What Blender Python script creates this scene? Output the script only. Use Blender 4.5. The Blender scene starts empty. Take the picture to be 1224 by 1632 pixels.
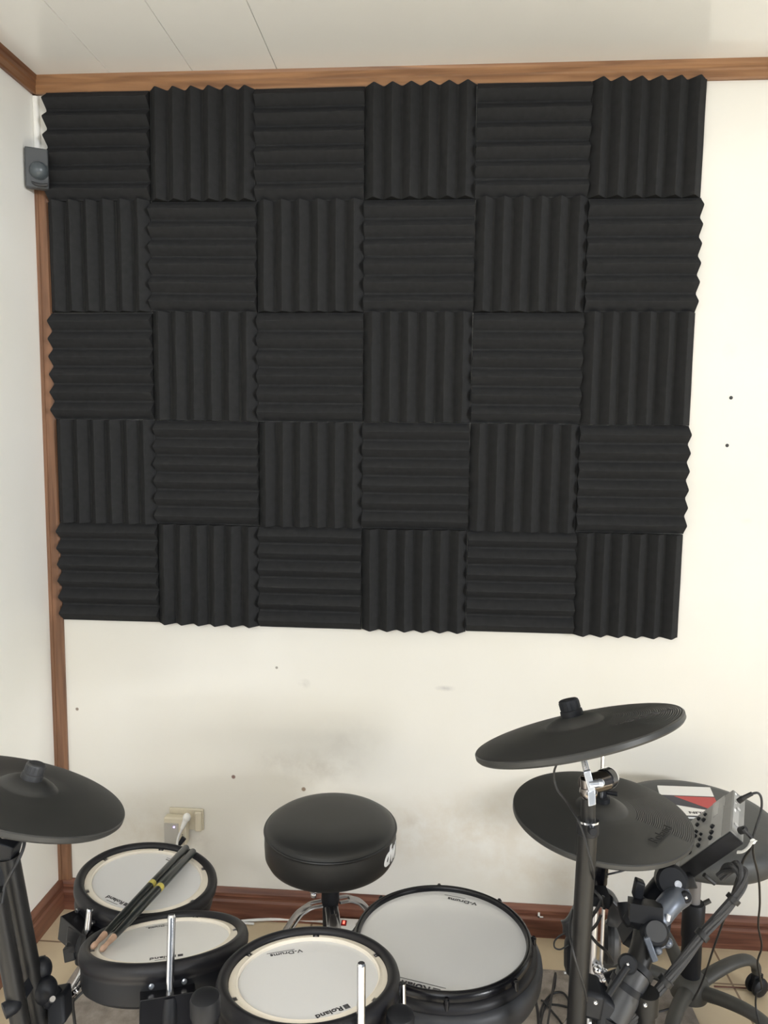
import bpy, bmesh, math, random
from mathutils import Vector, Matrix, Quaternion, noise
random.seed(7)
SC = bpy.context.scene
COL = SC.collection
PI = math.pi
V = Vector

# ------------------------------------------------------------------ materials
MATS = {}
def mat(name, col, rough=.5, metal=0., spec=.5, nscale=None, namt=0., bump=0., bscale=200., bdist=.001, emit=None, estr=0., coat=0.):
    if name in MATS: return MATS[name]
    m = bpy.data.materials.new(name); m.use_nodes = True
    nt = m.node_tree; b = nt.nodes['Principled BSDF']
    b.inputs['Base Color'].default_value = (*col, 1)
    b.inputs['Roughness'].default_value = rough
    b.inputs['Metallic'].default_value = metal
    b.inputs['Specular IOR Level'].default_value = spec
    b.inputs['Coat Weight'].default_value = coat
    tc = nt.nodes.new('ShaderNodeTexCoord')
    if nscale:
        n = nt.nodes.new('ShaderNodeTexNoise'); n.inputs['Scale'].default_value = nscale; n.inputs['Detail'].default_value = 5
        nt.links.new(tc.outputs['Object'], n.inputs['Vector'])
        r = nt.nodes.new('ShaderNodeValToRGB')
        r.color_ramp.elements[0].position = .3; r.color_ramp.elements[1].position = .7
        r.color_ramp.elements[0].color = (*[max(0, c*(1-namt)) for c in col], 1)
        r.color_ramp.elements[1].color = (*[min(1, c*(1+namt)) for c in col], 1)
        nt.links.new(n.outputs['Fac'], r.inputs['Fac']); nt.links.new(r.outputs['Color'], b.inputs['Base Color'])
    if bump:
        n2 = nt.nodes.new('ShaderNodeTexNoise'); n2.inputs['Scale'].default_value = bscale; n2.inputs['Detail'].default_value = 3
        nt.links.new(tc.outputs['Object'], n2.inputs['Vector'])
        bp = nt.nodes.new('ShaderNodeBump'); bp.inputs['Strength'].default_value = bump; bp.inputs['Distance'].default_value = bdist
        nt.links.new(n2.outputs['Fac'], bp.inputs['Height']); nt.links.new(bp.outputs['Normal'], b.inputs['Normal'])
    if emit:
        b.inputs['Emission Color'].default_value = (*emit, 1); b.inputs['Emission Strength'].default_value = estr
    MATS[name] = m
    return m

FOAM = mat('charcoal_foam', (.024,.0245,.0255), .95, spec=.15, nscale=60, namt=.12, bump=.35, bscale=900, bdist=.0006)
RUBBER = mat('black_rubber', (.018,.019,.021), .5, spec=.45, nscale=40, namt=.15, bump=.12, bscale=700, bdist=.0004)
RIMRUB = mat('rim_rubber', (.011,.011,.014), .45, spec=.35, nscale=30, namt=.12)
SHELL = mat('matte_black_shell', (.007,.008,.011), .5, spec=.3, nscale=30, namt=.1)
GLOSS = mat('gloss_black', (.006,.006,.008), .26, spec=.35)
VINYL = mat('black_vinyl', (.013,.014,.015), .42, nscale=25, namt=.1, bump=.25, bscale=600, bdist=.0004)
HEAD = mat('mesh_head', (.76,.765,.78), .38, spec=.5, bump=.2, bscale=2500, bdist=.0001)
HEADW = mat('mesh_head_white', (.78,.78,.78), .38, spec=.5, bump=.2, bscale=2500, bdist=.0001)
SNAREH = mat('satin_mesh_head', (.72,.725,.735), .17, spec=.75, bump=.05, bscale=2500, bdist=.0001)
HOOP = mat('cream_hoop', (.86,.80,.70), .4)
CHROME = mat('chrome', (.72,.73,.76), .18, metal=1)
SATIN = mat('brushed_steel', (.62,.62,.64), .3, metal=1)
STEEL = mat('dull_steel', (.36,.35,.35), .35, metal=1)
TUBE = mat('black_powder_tube', (.009,.009,.0095), .42, spec=.35, nscale=20, namt=.15)
PLAST = mat('black_plastic', (.008,.009,.012), .5, spec=.3, nscale=40, namt=.15)
GPLAST = mat('dark_grey_plastic', (.036,.037,.040), .45)
LGREY = mat('blue_grey_metal', (.12,.135,.165), .4, metal=.5)
MODG = mat('module_grey', (.25,.25,.245), .5, nscale=40, namt=.06)
MODL = mat('module_light_grey', (.38,.38,.375), .5)
SCREEN = mat('screen_glass', (.40,.40,.40), .25)
INK = mat('black_ink', (.03,.03,.035), .5)
DIM = mat('dark_emboss', (.009,.009,.009), .6)
DIML = mat('grey_emboss', (.045,.043,.042), .6)
WHITEP = mat('white_plastic', (.82,.82,.80), .4)
IVORY = mat('ivory_plastic', (.66,.60,.47), .4, nscale=15, namt=.06)
GREYP = mat('pale_grey_plastic', (.46,.44,.40), .4)
LOGOW = mat('white_print', (.85,.86,.88), .5)
YEL = mat('yellow_print', (.55,.47,.10), .5)
WOODTIP = mat('hickory_tip', (.55,.36,.26), .55, nscale=60, namt=.2)
STICK = mat('black_lacquer', (.012,.016,.016), .3)
CHAIRP = mat('chair_plastic', (.048,.047,.043), .55, nscale=30, namt=.1)
GASG = mat('grey_gas_lift', (.25,.24,.24), .4, metal=.3)
SEATM = mat('seat_vinyl', (.050,.053,.055), .5, nscale=20, namt=.12)
BOOKW = mat('paper_white', (.84,.84,.84), .5)
BOOKR = mat('paper_red', (.50,.06,.06), .5)
BOOKN = mat('paper_navy', (.030,.030,.045), .45)
REDLED = mat('red_lit_switch', (.6,.02,.02), .3, emit=(1,.12,.08), estr=3)
REDSW = mat('dark_red_switch', (.20,.01,.01), .3)
PURLED = mat('violet_led', (.5,.4,.9), .3, emit=(.45,.3,1), estr=5)
REDP = mat('red_plastic', (.30,.03,.02), .45)
CORD = mat('black_cord', (.012,.012,.013), .5)
WCORD = mat('white_cord', (.74,.74,.72), .45)
PIR = mat('charcoal_plastic', (.06,.065,.07), .45)
PIRD = mat('smoked_dome', (.075,.09,.10), .3)

def wood(name, c0, c1, axis, rough=.42):
    m = bpy.data.materials.new(name); m.use_nodes = True
    nt = m.node_tree; b = nt.nodes['Principled BSDF']; b.inputs['Roughness'].default_value = rough
    tc = nt.nodes.new('ShaderNodeTexCoord'); mp = nt.nodes.new('ShaderNodeMapping')
    s = [26, 26, 26]; s[axis] = 1.6; mp.inputs['Scale'].default_value = s
    n = nt.nodes.new('ShaderNodeTexNoise'); n.inputs['Scale'].default_value = 2.2; n.inputs['Detail'].default_value = 8; n.inputs['Distortion'].default_value = .6
    r = nt.nodes.new('ShaderNodeValToRGB'); r.color_ramp.elements[0].position = .34; r.color_ramp.elements[1].position = .68
    r.color_ramp.elements[0].color = (*c0, 1); r.color_ramp.elements[1].color = (*c1, 1)
    bp = nt.nodes.new('ShaderNodeBump'); bp.inputs['Strength'].default_value = .25; bp.inputs['Distance'].default_value = .002
    for a, c in ((tc.outputs['Object'], mp.inputs['Vector']), (mp.outputs['Vector'], n.inputs['Vector']), (n.outputs['Fac'], r.inputs['Fac']),
                 (r.outputs['Color'], b.inputs['Base Color']), (n.outputs['Fac'], bp.inputs['Height']), (bp.outputs['Normal'], b.inputs['Normal'])): nt.links.new(a, c)
    return m
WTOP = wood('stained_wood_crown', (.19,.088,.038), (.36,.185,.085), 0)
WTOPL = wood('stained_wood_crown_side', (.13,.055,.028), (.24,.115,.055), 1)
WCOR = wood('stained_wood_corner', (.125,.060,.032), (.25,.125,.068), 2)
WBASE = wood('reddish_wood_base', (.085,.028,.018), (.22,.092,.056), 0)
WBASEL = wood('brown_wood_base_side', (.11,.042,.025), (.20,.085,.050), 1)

def wallmat(name, base, stains_and_shade):
    """painted plaster: faint large mottling, fine bump and local grubby marks, some with dimmer light painted in (x, z, rx, rz, strength)"""
    m = bpy.data.materials.new(name); m.use_nodes = True
    nt = m.node_tree; b = nt.nodes['Principled BSDF']; b.inputs['Roughness'].default_value = .5
    N = nt.nodes.new; L = nt.links.new
    tc = N('ShaderNodeTexCoord')
    n = N('ShaderNodeTexNoise'); n.inputs['Scale'].default_value = 1.6; n.inputs['Detail'].default_value = 7
    L(tc.outputs['Object'], n.inputs['Vector'])
    r = N('ShaderNodeValToRGB'); r.color_ramp.elements[0].position = .3; r.color_ramp.elements[1].position = .75
    r.color_ramp.elements[0].color = (base[0]*.94, base[1]*.925, base[2]*.88, 1); r.color_ramp.elements[1].color = (*base, 1)
    L(n.outputs['Fac'], r.inputs['Fac'])
    prev = r.outputs['Color']
    n3 = N('ShaderNodeTexNoise'); n3.inputs['Scale'].default_value = 14; n3.inputs['Detail'].default_value = 8; n3.inputs['Roughness'].default_value = .65
    L(tc.outputs['Object'], n3.inputs['Vector'])
    for (x, z, rx, rz, s, colr) in stains_and_shade:
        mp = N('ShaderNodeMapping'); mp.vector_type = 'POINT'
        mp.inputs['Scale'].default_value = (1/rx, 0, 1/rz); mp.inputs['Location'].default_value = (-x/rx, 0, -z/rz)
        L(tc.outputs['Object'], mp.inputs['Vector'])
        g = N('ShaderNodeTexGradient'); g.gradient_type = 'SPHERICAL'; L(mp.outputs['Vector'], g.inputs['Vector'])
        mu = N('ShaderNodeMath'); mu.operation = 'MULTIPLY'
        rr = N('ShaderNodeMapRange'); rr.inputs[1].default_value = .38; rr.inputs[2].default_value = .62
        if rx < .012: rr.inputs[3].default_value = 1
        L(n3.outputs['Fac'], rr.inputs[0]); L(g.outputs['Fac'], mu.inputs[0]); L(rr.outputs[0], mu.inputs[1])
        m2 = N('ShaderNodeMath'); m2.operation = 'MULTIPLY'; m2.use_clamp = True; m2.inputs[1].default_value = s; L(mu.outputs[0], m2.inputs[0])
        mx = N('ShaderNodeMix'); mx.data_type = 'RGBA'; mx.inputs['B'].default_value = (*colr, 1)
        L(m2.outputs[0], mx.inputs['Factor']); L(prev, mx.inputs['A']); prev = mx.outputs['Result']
    L(prev, b.inputs['Base Color'])
    n2 = N('ShaderNodeTexNoise'); n2.inputs['Scale'].default_value = 45; n2.inputs['Detail'].default_value = 6; L(tc.outputs['Object'], n2.inputs['Vector'])
    bp = N('ShaderNodeBump'); bp.inputs['Strength'].default_value = .12; bp.inputs['Distance'].default_value = .002
    L(n2.outputs['Fac'], bp.inputs['Height']); L(bp.outputs['Normal'], b.inputs['Normal'])
    return m
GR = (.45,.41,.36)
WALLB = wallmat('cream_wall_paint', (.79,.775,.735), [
    (0.815,0.493,0.17,0.075,0.5,(.50,.46,.40)), (0.690,0.507,0.09,0.05,0.35,(.52,.48,.43)), (0.901,0.586,0.16,0.1,0.35,(.58,.55,.50)), (0.777,0.756,0.022,0.018,1.1,(.45,.43,.41)), (1.198,0.758,0.035,0.01,0.9,(.5,.48,.46)), (0.558,0.455,0.0075,0.0075,2.5,(.22,.14,.12)), (0.070,0.650,0.006,0.006,2.5,(.25,.2,.16)), (0.775,0.426,0.008,0.008,2.5,(.30,.22,.16)), (0.693,0.803,0.005,0.005,2.2,(.3,.28,.25)), (1.301,0.319,0.4,0.17,0.42,(.60,.50,.37)), (0.274,0.254,0.22,0.17,0.38,(.58,.50,.38)), (0.922,0.289,0.3,0.12,0.35,(.60,.52,.40)), (1.566,0.185,0.3,0.1,0.35,(.60,.49,.35)), (1.959,1.740,0.03,0.025,0.35,(.55,.53,.47)), (2.029,1.273,0.02,0.012,0.4,(.55,.53,.48)), (1.112,0.339,0.05,0.03,0.3,(.5,.46,.40)), (0.453,0.233,0.07,0.06,0.35,(.45,.41,.36))  # broad low patches paint in dimmer light near the floor, besides mottled marks
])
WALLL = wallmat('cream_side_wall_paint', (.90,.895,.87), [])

def ceilmat():
    m = bpy.data.materials.new('glossy_ceiling_panels'); m.use_nodes = True
    nt = m.node_tree; b = nt.nodes['Principled BSDF']; N = nt.nodes.new; L = nt.links.new
    b.inputs['Roughness'].default_value = .13; b.inputs['Specular IOR Level'].default_value = .5
    tc = N('ShaderNodeTexCoord'); n = N('ShaderNodeTexNoise'); n.inputs['Scale'].default_value = 2.5; n.inputs['Detail'].default_value = 6
    L(tc.outputs['Object'], n.inputs['Vector'])
    r = N('ShaderNodeValToRGB'); r.color_ramp.elements[0].color = (.86,.86,.85,1); r.color_ramp.elements[1].color = (.91,.91,.90,1)
    r.color_ramp.elements[0].position = .3; r.color_ramp.elements[1].position = .7
    L(n.outputs['Fac'], r.inputs['Fac']); L(r.outputs['Color'], b.inputs['Base Color'])
    n2 = N('ShaderNodeTexNoise'); n2.inputs['Scale'].default_value = 5; L(tc.outputs['Object'], n2.inputs['Vector'])
    bp = N('ShaderNodeBump'); bp.inputs['Strength'].default_value = .08; bp.inputs['Distance'].default_value = .004
    L(n2.outputs['Fac'], bp.inputs['Height']); L(bp.outputs['Normal'], b.inputs['Normal'])
    return m
CEIL = ceilmat()

def floormat():
    m = bpy.data.materials.new('cream_floor_tiles'); m.use_nodes = True
    nt = m.node_tree; b = nt.nodes['Principled BSDF']; N = nt.nodes.new; L = nt.links.new
    b.inputs['Roughness'].default_value = .35
    tc = N('ShaderNodeTexCoord'); mp = N('ShaderNodeMapping'); mp.inputs['Location'].default_value = (-.003+.4*.0, .16, 0)
    L(tc.outputs['Object'], mp.inputs['Vector'])
    br = N('ShaderNodeTexBrick'); br.offset = 0; br.inputs['Scale'].default_value = 1; br.inputs['Brick Width'].default_value = .4; br.inputs['Row Height'].default_value = .4
    br.inputs['Mortar Size'].default_value = .0035; br.inputs['Mortar Smooth'].default_value = .3
    br.inputs['Mortar'].default_value = (.22,.15,.10,1)
    n = N('ShaderNodeTexNoise'); n.inputs['Scale'].default_value = 9; n.inputs['Detail'].default_value = 6; L(tc.outputs['Object'], n.inputs['Vector'])
    r = N('ShaderNodeValToRGB'); r.color_ramp.elements[0].color = (.52,.42,.285,1); r.color_ramp.elements[1].color = (.66,.55,.385,1)
    L(n.outputs['Fac'], r.inputs['Fac']); L(r.outputs['Color'], br.inputs['Color1']); L(r.outputs['Color'], br.inputs['Color2'])
    L(mp.outputs['Vector'], br.inputs['Vector']); L(br.outputs['Color'], b.inputs['Base Color'])
    return m
FLOOR = floormat()
RUG = mat('grey_beige_rug', (.30,.265,.235), .95, spec=.1, nscale=35, namt=.25, bump=.8, bscale=400, bdist=.003)

def cymmat():
    """black rubber with fine concentric grooves over one sector of the disc"""
    m = bpy.data.materials.new('grooved_rubber'); m.use_nodes = True
    nt = m.node_tree; b = nt.nodes['Principled BSDF']; N = nt.nodes.new; L = nt.links.new
    b.inputs['Roughness'].default_value = .46
    tc = N('ShaderNodeTexCoord')
    n0 = N('ShaderNodeTexNoise'); n0.inputs['Scale'].default_value = 20; n0.inputs['Detail'].default_value = 5; L(tc.outputs['Object'], n0.inputs['Vector'])
    r = N('ShaderNodeValToRGB'); r.color_ramp.elements[0].color = (.024,.025,.025,1); r.color_ramp.elements[1].color = (.036,.036,.035,1)
    L(n0.outputs['Fac'], r.inputs['Fac']); L(r.outputs['Color'], b.inputs['Base Color'])
    sx = N('ShaderNodeSeparateXYZ'); L(tc.outputs['Object'], sx.inputs[0])
    def M_(op, a, bb=None):
        k = N('ShaderNodeMath'); k.operation = op
        for i, v in enumerate((a, bb)):
            if v is None: continue
            if isinstance(v, (int, float)): k.inputs[i].default_value = v
            else: L(v, k.inputs[i])
        return k.outputs[0]
    rad = M_('SQRT', M_('ADD', M_('MULTIPLY', sx.outputs[0], sx.outputs[0]), M_('MULTIPLY', sx.outputs[1], sx.outputs[1])))
    wave = M_('SINE', M_('MULTIPLY', rad, 2*PI/.0032))
    ang = M_('ARCTAN2', sx.outputs[1], sx.outputs[0])
    sect = M_('LESS_THAN', M_('ABSOLUTE', M_('SUBTRACT', ang, .15)), .55)
    band = M_('GREATER_THAN', rad, .058)
    h = M_('MULTIPLY', wave, M_('MULTIPLY', sect, band))
    bp = N('ShaderNodeBump'); bp.inputs['Strength'].default_value = .5; bp.inputs['Distance'].default_value = .0006
    L(h, bp.inputs['Height']); L(bp.outputs['Normal'], b.inputs['Normal'])
    return m
CYM = cymmat()

# ------------------------------------------------------------------ object helpers
def link(name, bm, m, parent=None, smooth=True, loc=None, quat=None, bev=0, sharp=35):
    me = bpy.data.meshes.new(name)
    bmesh.ops.recalc_face_normals(bm, faces=bm.faces)
    bm.to_mesh(me); bm.free()
    for f in me.polygons: f.use_smooth = smooth
    if smooth: me.set_sharp_from_angle(angle=math.radians(sharp))
    me.materials.append(m)
    o = bpy.data.objects.new(name, me); COL.objects.link(o)
    if parent: o.parent = parent
    if loc is not None: o.location = loc
    if quat is not None: o.rotation_mode = 'QUATERNION'; o.rotation_quaternion = quat
    if bev:
        md = o.modifiers.new('bevel', 'BEVEL'); md.width = bev; md.segments = 2; md.limit_method = 'ANGLE'; md.angle_limit = math.radians(40)
    return o
def tag(o, label, cat, group=None):
    o['label'] = label; o['category'] = cat
    if group: o['group'] = group
    return o
def thing(name, label, cat, loc=(0,0,0), n=None, group=None):
    o = bpy.data.objects.new(name, None); COL.objects.link(o); o.empty_display_size = .05
    o.location = loc
    if n is not None:
        o.rotation_mode = 'QUATERNION'; o.rotation_quaternion = V((0,0,1)).rotation_difference(V(n).normalized())
    o['label'] = label; o['category'] = cat
    if group: o['group'] = group
    return o
def struct(name, bm, m, **k):
    o = link(name, bm, m, **k); o['kind'] = 'structure'; return o

def box(bm, a, b):
    a, b = V(a), V(b)
    r = bmesh.ops.create_cube(bm, size=1)
    c = (a+b)/2; d = b-a
    for v in r['verts']: v.co = V((v.co.x*d.x, v.co.y*d.y, v.co.z*d.z)) + c
    return bm
def obox(bm, o, e1, e2, e3):
    """box from corner o with three edge vectors"""
    o, e1, e2, e3 = V(o), V(e1), V(e2), V(e3)
    vs = [bm.verts.new(o + e1*i + e2*j + e3*k) for k in (0,1) for j in (0,1) for i in (0,1)]
    for f in ((0,1,3,2),(4,6,7,5),(0,4,5,1),(2,3,7,6),(0,2,6,4),(1,5,7,3)): bm.faces.new([vs[i] for i in f])
    return bm
def cbox(bm, c, ax, up, sx, sy, sz):
    """centred box: ax = direction of sx, up ~ direction of sz"""
    c, X = V(c), V(ax).normalized(); Z = V(up); Z = (Z - X*Z.dot(X)).normalized(); Y = Z.cross(X)
    return obox(bm, c - X*sx/2 - Y*sy/2 - Z*sz/2, X*sx, Y*sy, Z*sz)
def cyl(bm, a, b, r, r2=None, seg=24, cap=True):
    a, b = V(a), V(b); r2 = r if r2 is None else r2
    d = b-a; q = V((0,0,1)).rotation_difference(d.normalized())
    ra = [bm.verts.new(a + q @ V((r*math.cos(t), r*math.sin(t), 0))) for t in [2*PI*i/seg for i in range(seg)]]
    rb = [bm.verts.new(b + q @ V((r2*math.cos(t), r2*math.sin(t), 0))) for t in [2*PI*i/seg for i in range(seg)]]
    for i in range(seg): bm.faces.new((ra[i], ra[(i+1)%seg], rb[(i+1)%seg], rb[i]))
    if cap: bm.faces.new(ra[::-1]); bm.faces.new(rb)
    return bm
def lathe(bm, prof, seg=96, closed=False, a=(0,0,0), n=(0,0,1), arc=None):
    """profile of (r, z) turned about the axis n through a"""
    a = V(a); q = V((0,0,1)).rotation_difference(V(n).normalized())
    t0, t1 = arc if arc else (0, 2*PI)
    steps = seg if not arc else max(2, int(seg*(t1-t0)/(2*PI)))
    cnt = steps if not arc else steps+1
    rings = []
    for (r, z) in prof:
        if r < 1e-7: rings.append([bm.verts.new(a + q @ V((0,0,z)))]*cnt)
        else: rings.append([bm.verts.new(a + q @ V((r*math.cos(t0+(t1-t0)*i/steps), r*math.sin(t0+(t1-t0)*i/steps), z))) for i in range(cnt)])
    pairs = list(zip(rings, rings[1:])) + ([(rings[-1], rings[0])] if closed else [])
    for A, B in pairs:
        for i in range(steps):
            j = (i+1) % cnt
            vs = []
            for v in (A[i], A[j], B[j], B[i]):
                if v not in vs: vs.append(v)
            if len(vs) > 2: bm.faces.new(vs)
    if arc and closed:
        bm.faces.new([R[0] for R in rings]); bm.faces.new([R[-1] for R in rings])
    return bm
def smooth_path(pts, k=8):
    pts = [V(p) for p in pts]
    if len(pts) < 3: return pts
    P_ = [pts[0]*2-pts[1]] + pts + [pts[-1]*2-pts[-2]]
    out = []
    for i in range(1, len(P_)-2):
        p0, p1, p2, p3 = P_[i-1:i+3]
        for j in range(k):
            t = j/k
            out.append(.5*((2*p1) + (p2-p0)*t + (2*p0-5*p1+4*p2-p3)*t*t + (3*p1-p0-3*p2+p3)*t*t*t))
    out.append(pts[-1]); return out
def sweep(bm, pts, r, seg=12, k=8, r2=None, flat=1., upv=None):
    """tube along a smoothed path; flat squeezes it towards upv"""
    ps = smooth_path(pts, k); n = len(ps)
    T = [(ps[min(i+1, n-1)] - ps[max(i-1, 0)]).normalized() for i in range(n)]
    u = V(upv) if upv else (V((0,0,1)) if abs(T[0].z) < .9 else V((0,1,0)))
    rings = []
    for i in range(n):
        if upv: u = V(upv)
        u = (u - T[i]*u.dot(T[i])).normalized(); w = T[i].cross(u)
        rr = r if r2 is None else r + (r2-r)*i/(n-1)
        rings.append([bm.verts.new(ps[i] + w*rr*math.cos(t) + u*rr*flat*math.sin(t)) for t in [2*PI*j/seg for j in range(seg)]])
    for A, B in zip(rings, rings[1:]):
        for j in range(seg): bm.faces.new((A[j], A[(j+1)%seg], B[(j+1)%seg], B[j]))
    bm.faces.new(rings[0][::-1]); bm.faces.new(rings[-1])
    return bm
def ball(bm, c, r, s=(1,1,1), seg=20):
    R = bmesh.ops.create_uvsphere(bm, u_segments=seg, v_segments=seg//2, radius=r)
    for v in R['verts']: v.co = V((v.co.x*s[0], v.co.y*s[1], v.co.z*s[2])) + V(c)
    return bm
B = bmesh.new
def text(name, body, size, m, parent, loc, rot, ext=.0002, shear=0., bold=0., sx=1.):
    cu = bpy.data.curves.new(name, 'FONT'); cu.body = body; cu.size = size; cu.extrude = ext; cu.align_x = 'CENTER'; cu.align_y = 'CENTER'; cu.shear = shear; cu.offset = bold
    tmp = bpy.data.objects.new(name, cu); COL.objects.link(tmp)
    dg = bpy.context.evaluated_depsgraph_get(); dg.update()
    me = bpy.data.meshes.new_from_object(tmp.evaluated_get(dg)); bpy.data.objects.remove(tmp); bpy.data.curves.remove(cu)
    me.materials.clear(); me.materials.append(m)
    for v in me.vertices: v.co.x *= sx
    o = bpy.data.objects.new(name, me); COL.objects.link(o); o.parent = parent; o.location = loc
    if isinstance(rot, Quaternion): o.rotation_mode = 'QUATERNION'; o.rotation_quaternion = rot
    else: o.rotation_euler = rot
    return o

# ------------------------------------------------------------------ the room
ROOMX, ROOMY, H = 3.75, -3.3, 2.492
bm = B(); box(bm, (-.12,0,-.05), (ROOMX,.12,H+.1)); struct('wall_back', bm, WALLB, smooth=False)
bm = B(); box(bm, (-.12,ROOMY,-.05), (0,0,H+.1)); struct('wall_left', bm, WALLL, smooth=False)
bm = B(); box(bm, (0,ROOMY,-.05), (ROOMX,0,0)); struct('floor', bm, FLOOR, smooth=False)
bm = B()                                               # long ceiling boards with a fine groove between them
x = .232-.2355
while x < ROOMX:
    g0 = .0006 if x < .75 else 0; g1 = .0006 if x+.2355 < .75 else 0     # only the first joints stand open
    x0 = max(x, 0)+g0; x1 = min(x+.2355, ROOMX)-g1
    if x1 > x0:
        vs = [(x0,H+g0*3),(x0+g0*1.3+.0001,H),(x1-g1*1.3-.0001,H),(x1,H+g1*3),(x1,H+.05),(x0,H+.05)]
        A = [bm.verts.new((p,0,q)) for p,q in vs]; Bv = [bm.verts.new((p,ROOMY,q)) for p,q in vs]
        for i in range(6): bm.faces.new((A[i],A[(i+1)%6],Bv[(i+1)%6],Bv[i]))
        bm.faces.new(A[::-1]); bm.faces.new(Bv)
    x += .2355
struct('ceiling', bm, CEIL, smooth=False)

def moulding(name, prof, a, b, inward, m):
    """extrude a (depth, z) profile from a to b; depth goes along inward"""
    bm = B(); a, b, w = V(a), V(b), V(inward)
    n = 24
    rings = []
    for i in range(n+1):
        p = a.lerp(b, i/n)
        rings.append([bm.verts.new(p + w*d + V((0,0,z))) for d, z in prof])
    for A, C_ in zip(rings, rings[1:]):
        for i in range(len(prof)): bm.faces.new((A[i], A[(i+1)%len(prof)], C_[(i+1)%len(prof)], C_[i]))
    bm.faces.new(rings[0]); bm.faces.new(rings[-1][::-1])
    return struct(name, bm, m, sharp=25)
crown = [(0,0),(0,-.047),(.010,-.047),(.0125,-.043),(.0125,-.026),(.016,-.022),(.016,-.012),(.020,-.008),(.022,0)]
moulding('trim_1', crown, (.0,0,H), (ROOMX,0,H), (0,-1,0), WTOP)
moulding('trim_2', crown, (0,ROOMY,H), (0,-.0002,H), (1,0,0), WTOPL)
bm = B(); cr = [(0,0),(.038,0),(.038,-.008),(.033,-.0135),(.010,-.0135),(.010,-.016),(0,-.016)]
zs = [.098 + (2.205-.098)*i/40 for i in range(41)]
rings = [[bm.verts.new((px + .0008*noise.noise((z*3,px*9,1)), py, z)) for px, py in cr] for z in zs]
for A, C_ in zip(rings, rings[1:]):
    for i in range(7): bm.faces.new((A[i],A[(i+1)%7],C_[(i+1)%7],C_[i]))
bm.faces.new(rings[0]); bm.faces.new(rings[-1][::-1]); struct('trim_3', bm, WCOR, sharp=25)
bm = B(); sweep(bm, [(.008,-.006,2.44),(.0085,-.006,2.33),(.008,-.006,2.19)], .009, seg=10); struct('trim_4', bm, WALLL)   # painted bead over the corner
bas = [(0,0),(.014,0),(.0155,.012),(.0155,.058),(.0105,.064),(.0105,.070),(.014,.076),(.014,.086),(.008,.094),(.004,.099),(0,.099)]
moulding('baseboard_back', bas, (0,0,0), (ROOMX,0,0), (0,-1,0), WBASE)
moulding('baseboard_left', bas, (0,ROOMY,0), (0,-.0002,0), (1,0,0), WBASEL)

# ------------------------------------------------------------------ wedge foam panels
def foam_bm(w, h, seed):
    """panel face in the x-z plane, ridges along z (vertical); w across the ridges"""
    bm = B(); n = 6; per = w/n; base = .012; amp = .0275
    prof = []
    for k in range(n):
        for (t, d) in ((0,0),(.06,.03),(.44,.93),(.5,1),(.56,.93),(.94,.03)): prof.append((-w/2+per*(k+t), base+amp*d))
    prof.append((w/2, base))
    m_ = 14; rows = []
    for j in range(m_+1):
        z = -h/2 + h*j/m_
        row = []
        for (px, d) in prof:
            wob = noise.noise((px*9+seed*3.1, z*7, seed))*.0018 + noise.noise((px*40+seed*3.1, z*25, seed))*.0008
            wx = noise.noise((px*14, z*9+5, seed+9))*.0016*(d-base)/amp
            row.append(bm.verts.new((px+wx, -(d+wob), z)))
        rows.append(row)
    back0 = [bm.verts.new((-w/2, 0, -h/2 + h*j/m_)) for j in range(m_+1)]
    back1 = [bm.verts.new((w/2, 0, -h/2 + h*j/m_)) for j in range(m_+1)]
    for A, C_ in zip(rows, rows[1:]):
        for i in range(len(prof)-1): bm.faces.new((A[i],A[i+1],C_[i+1],C_[i]))
    for j in range(m_):
        bm.faces.new((back0[j],rows[j][0],rows[j+1][0],back0[j+1])); bm.faces.new((rows[j][-1],back1[j],back1[j+1],rows[j+1][-1]))
        bm.faces.new((back0[j],back0[j+1],back1[j+1],back1[j]))
    bm.faces.new([back0[0]]+rows[0]+[back1[0]]); bm.faces.new([back0[-1]]+rows[-1]+[back1[-1]])
    return bm
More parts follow.
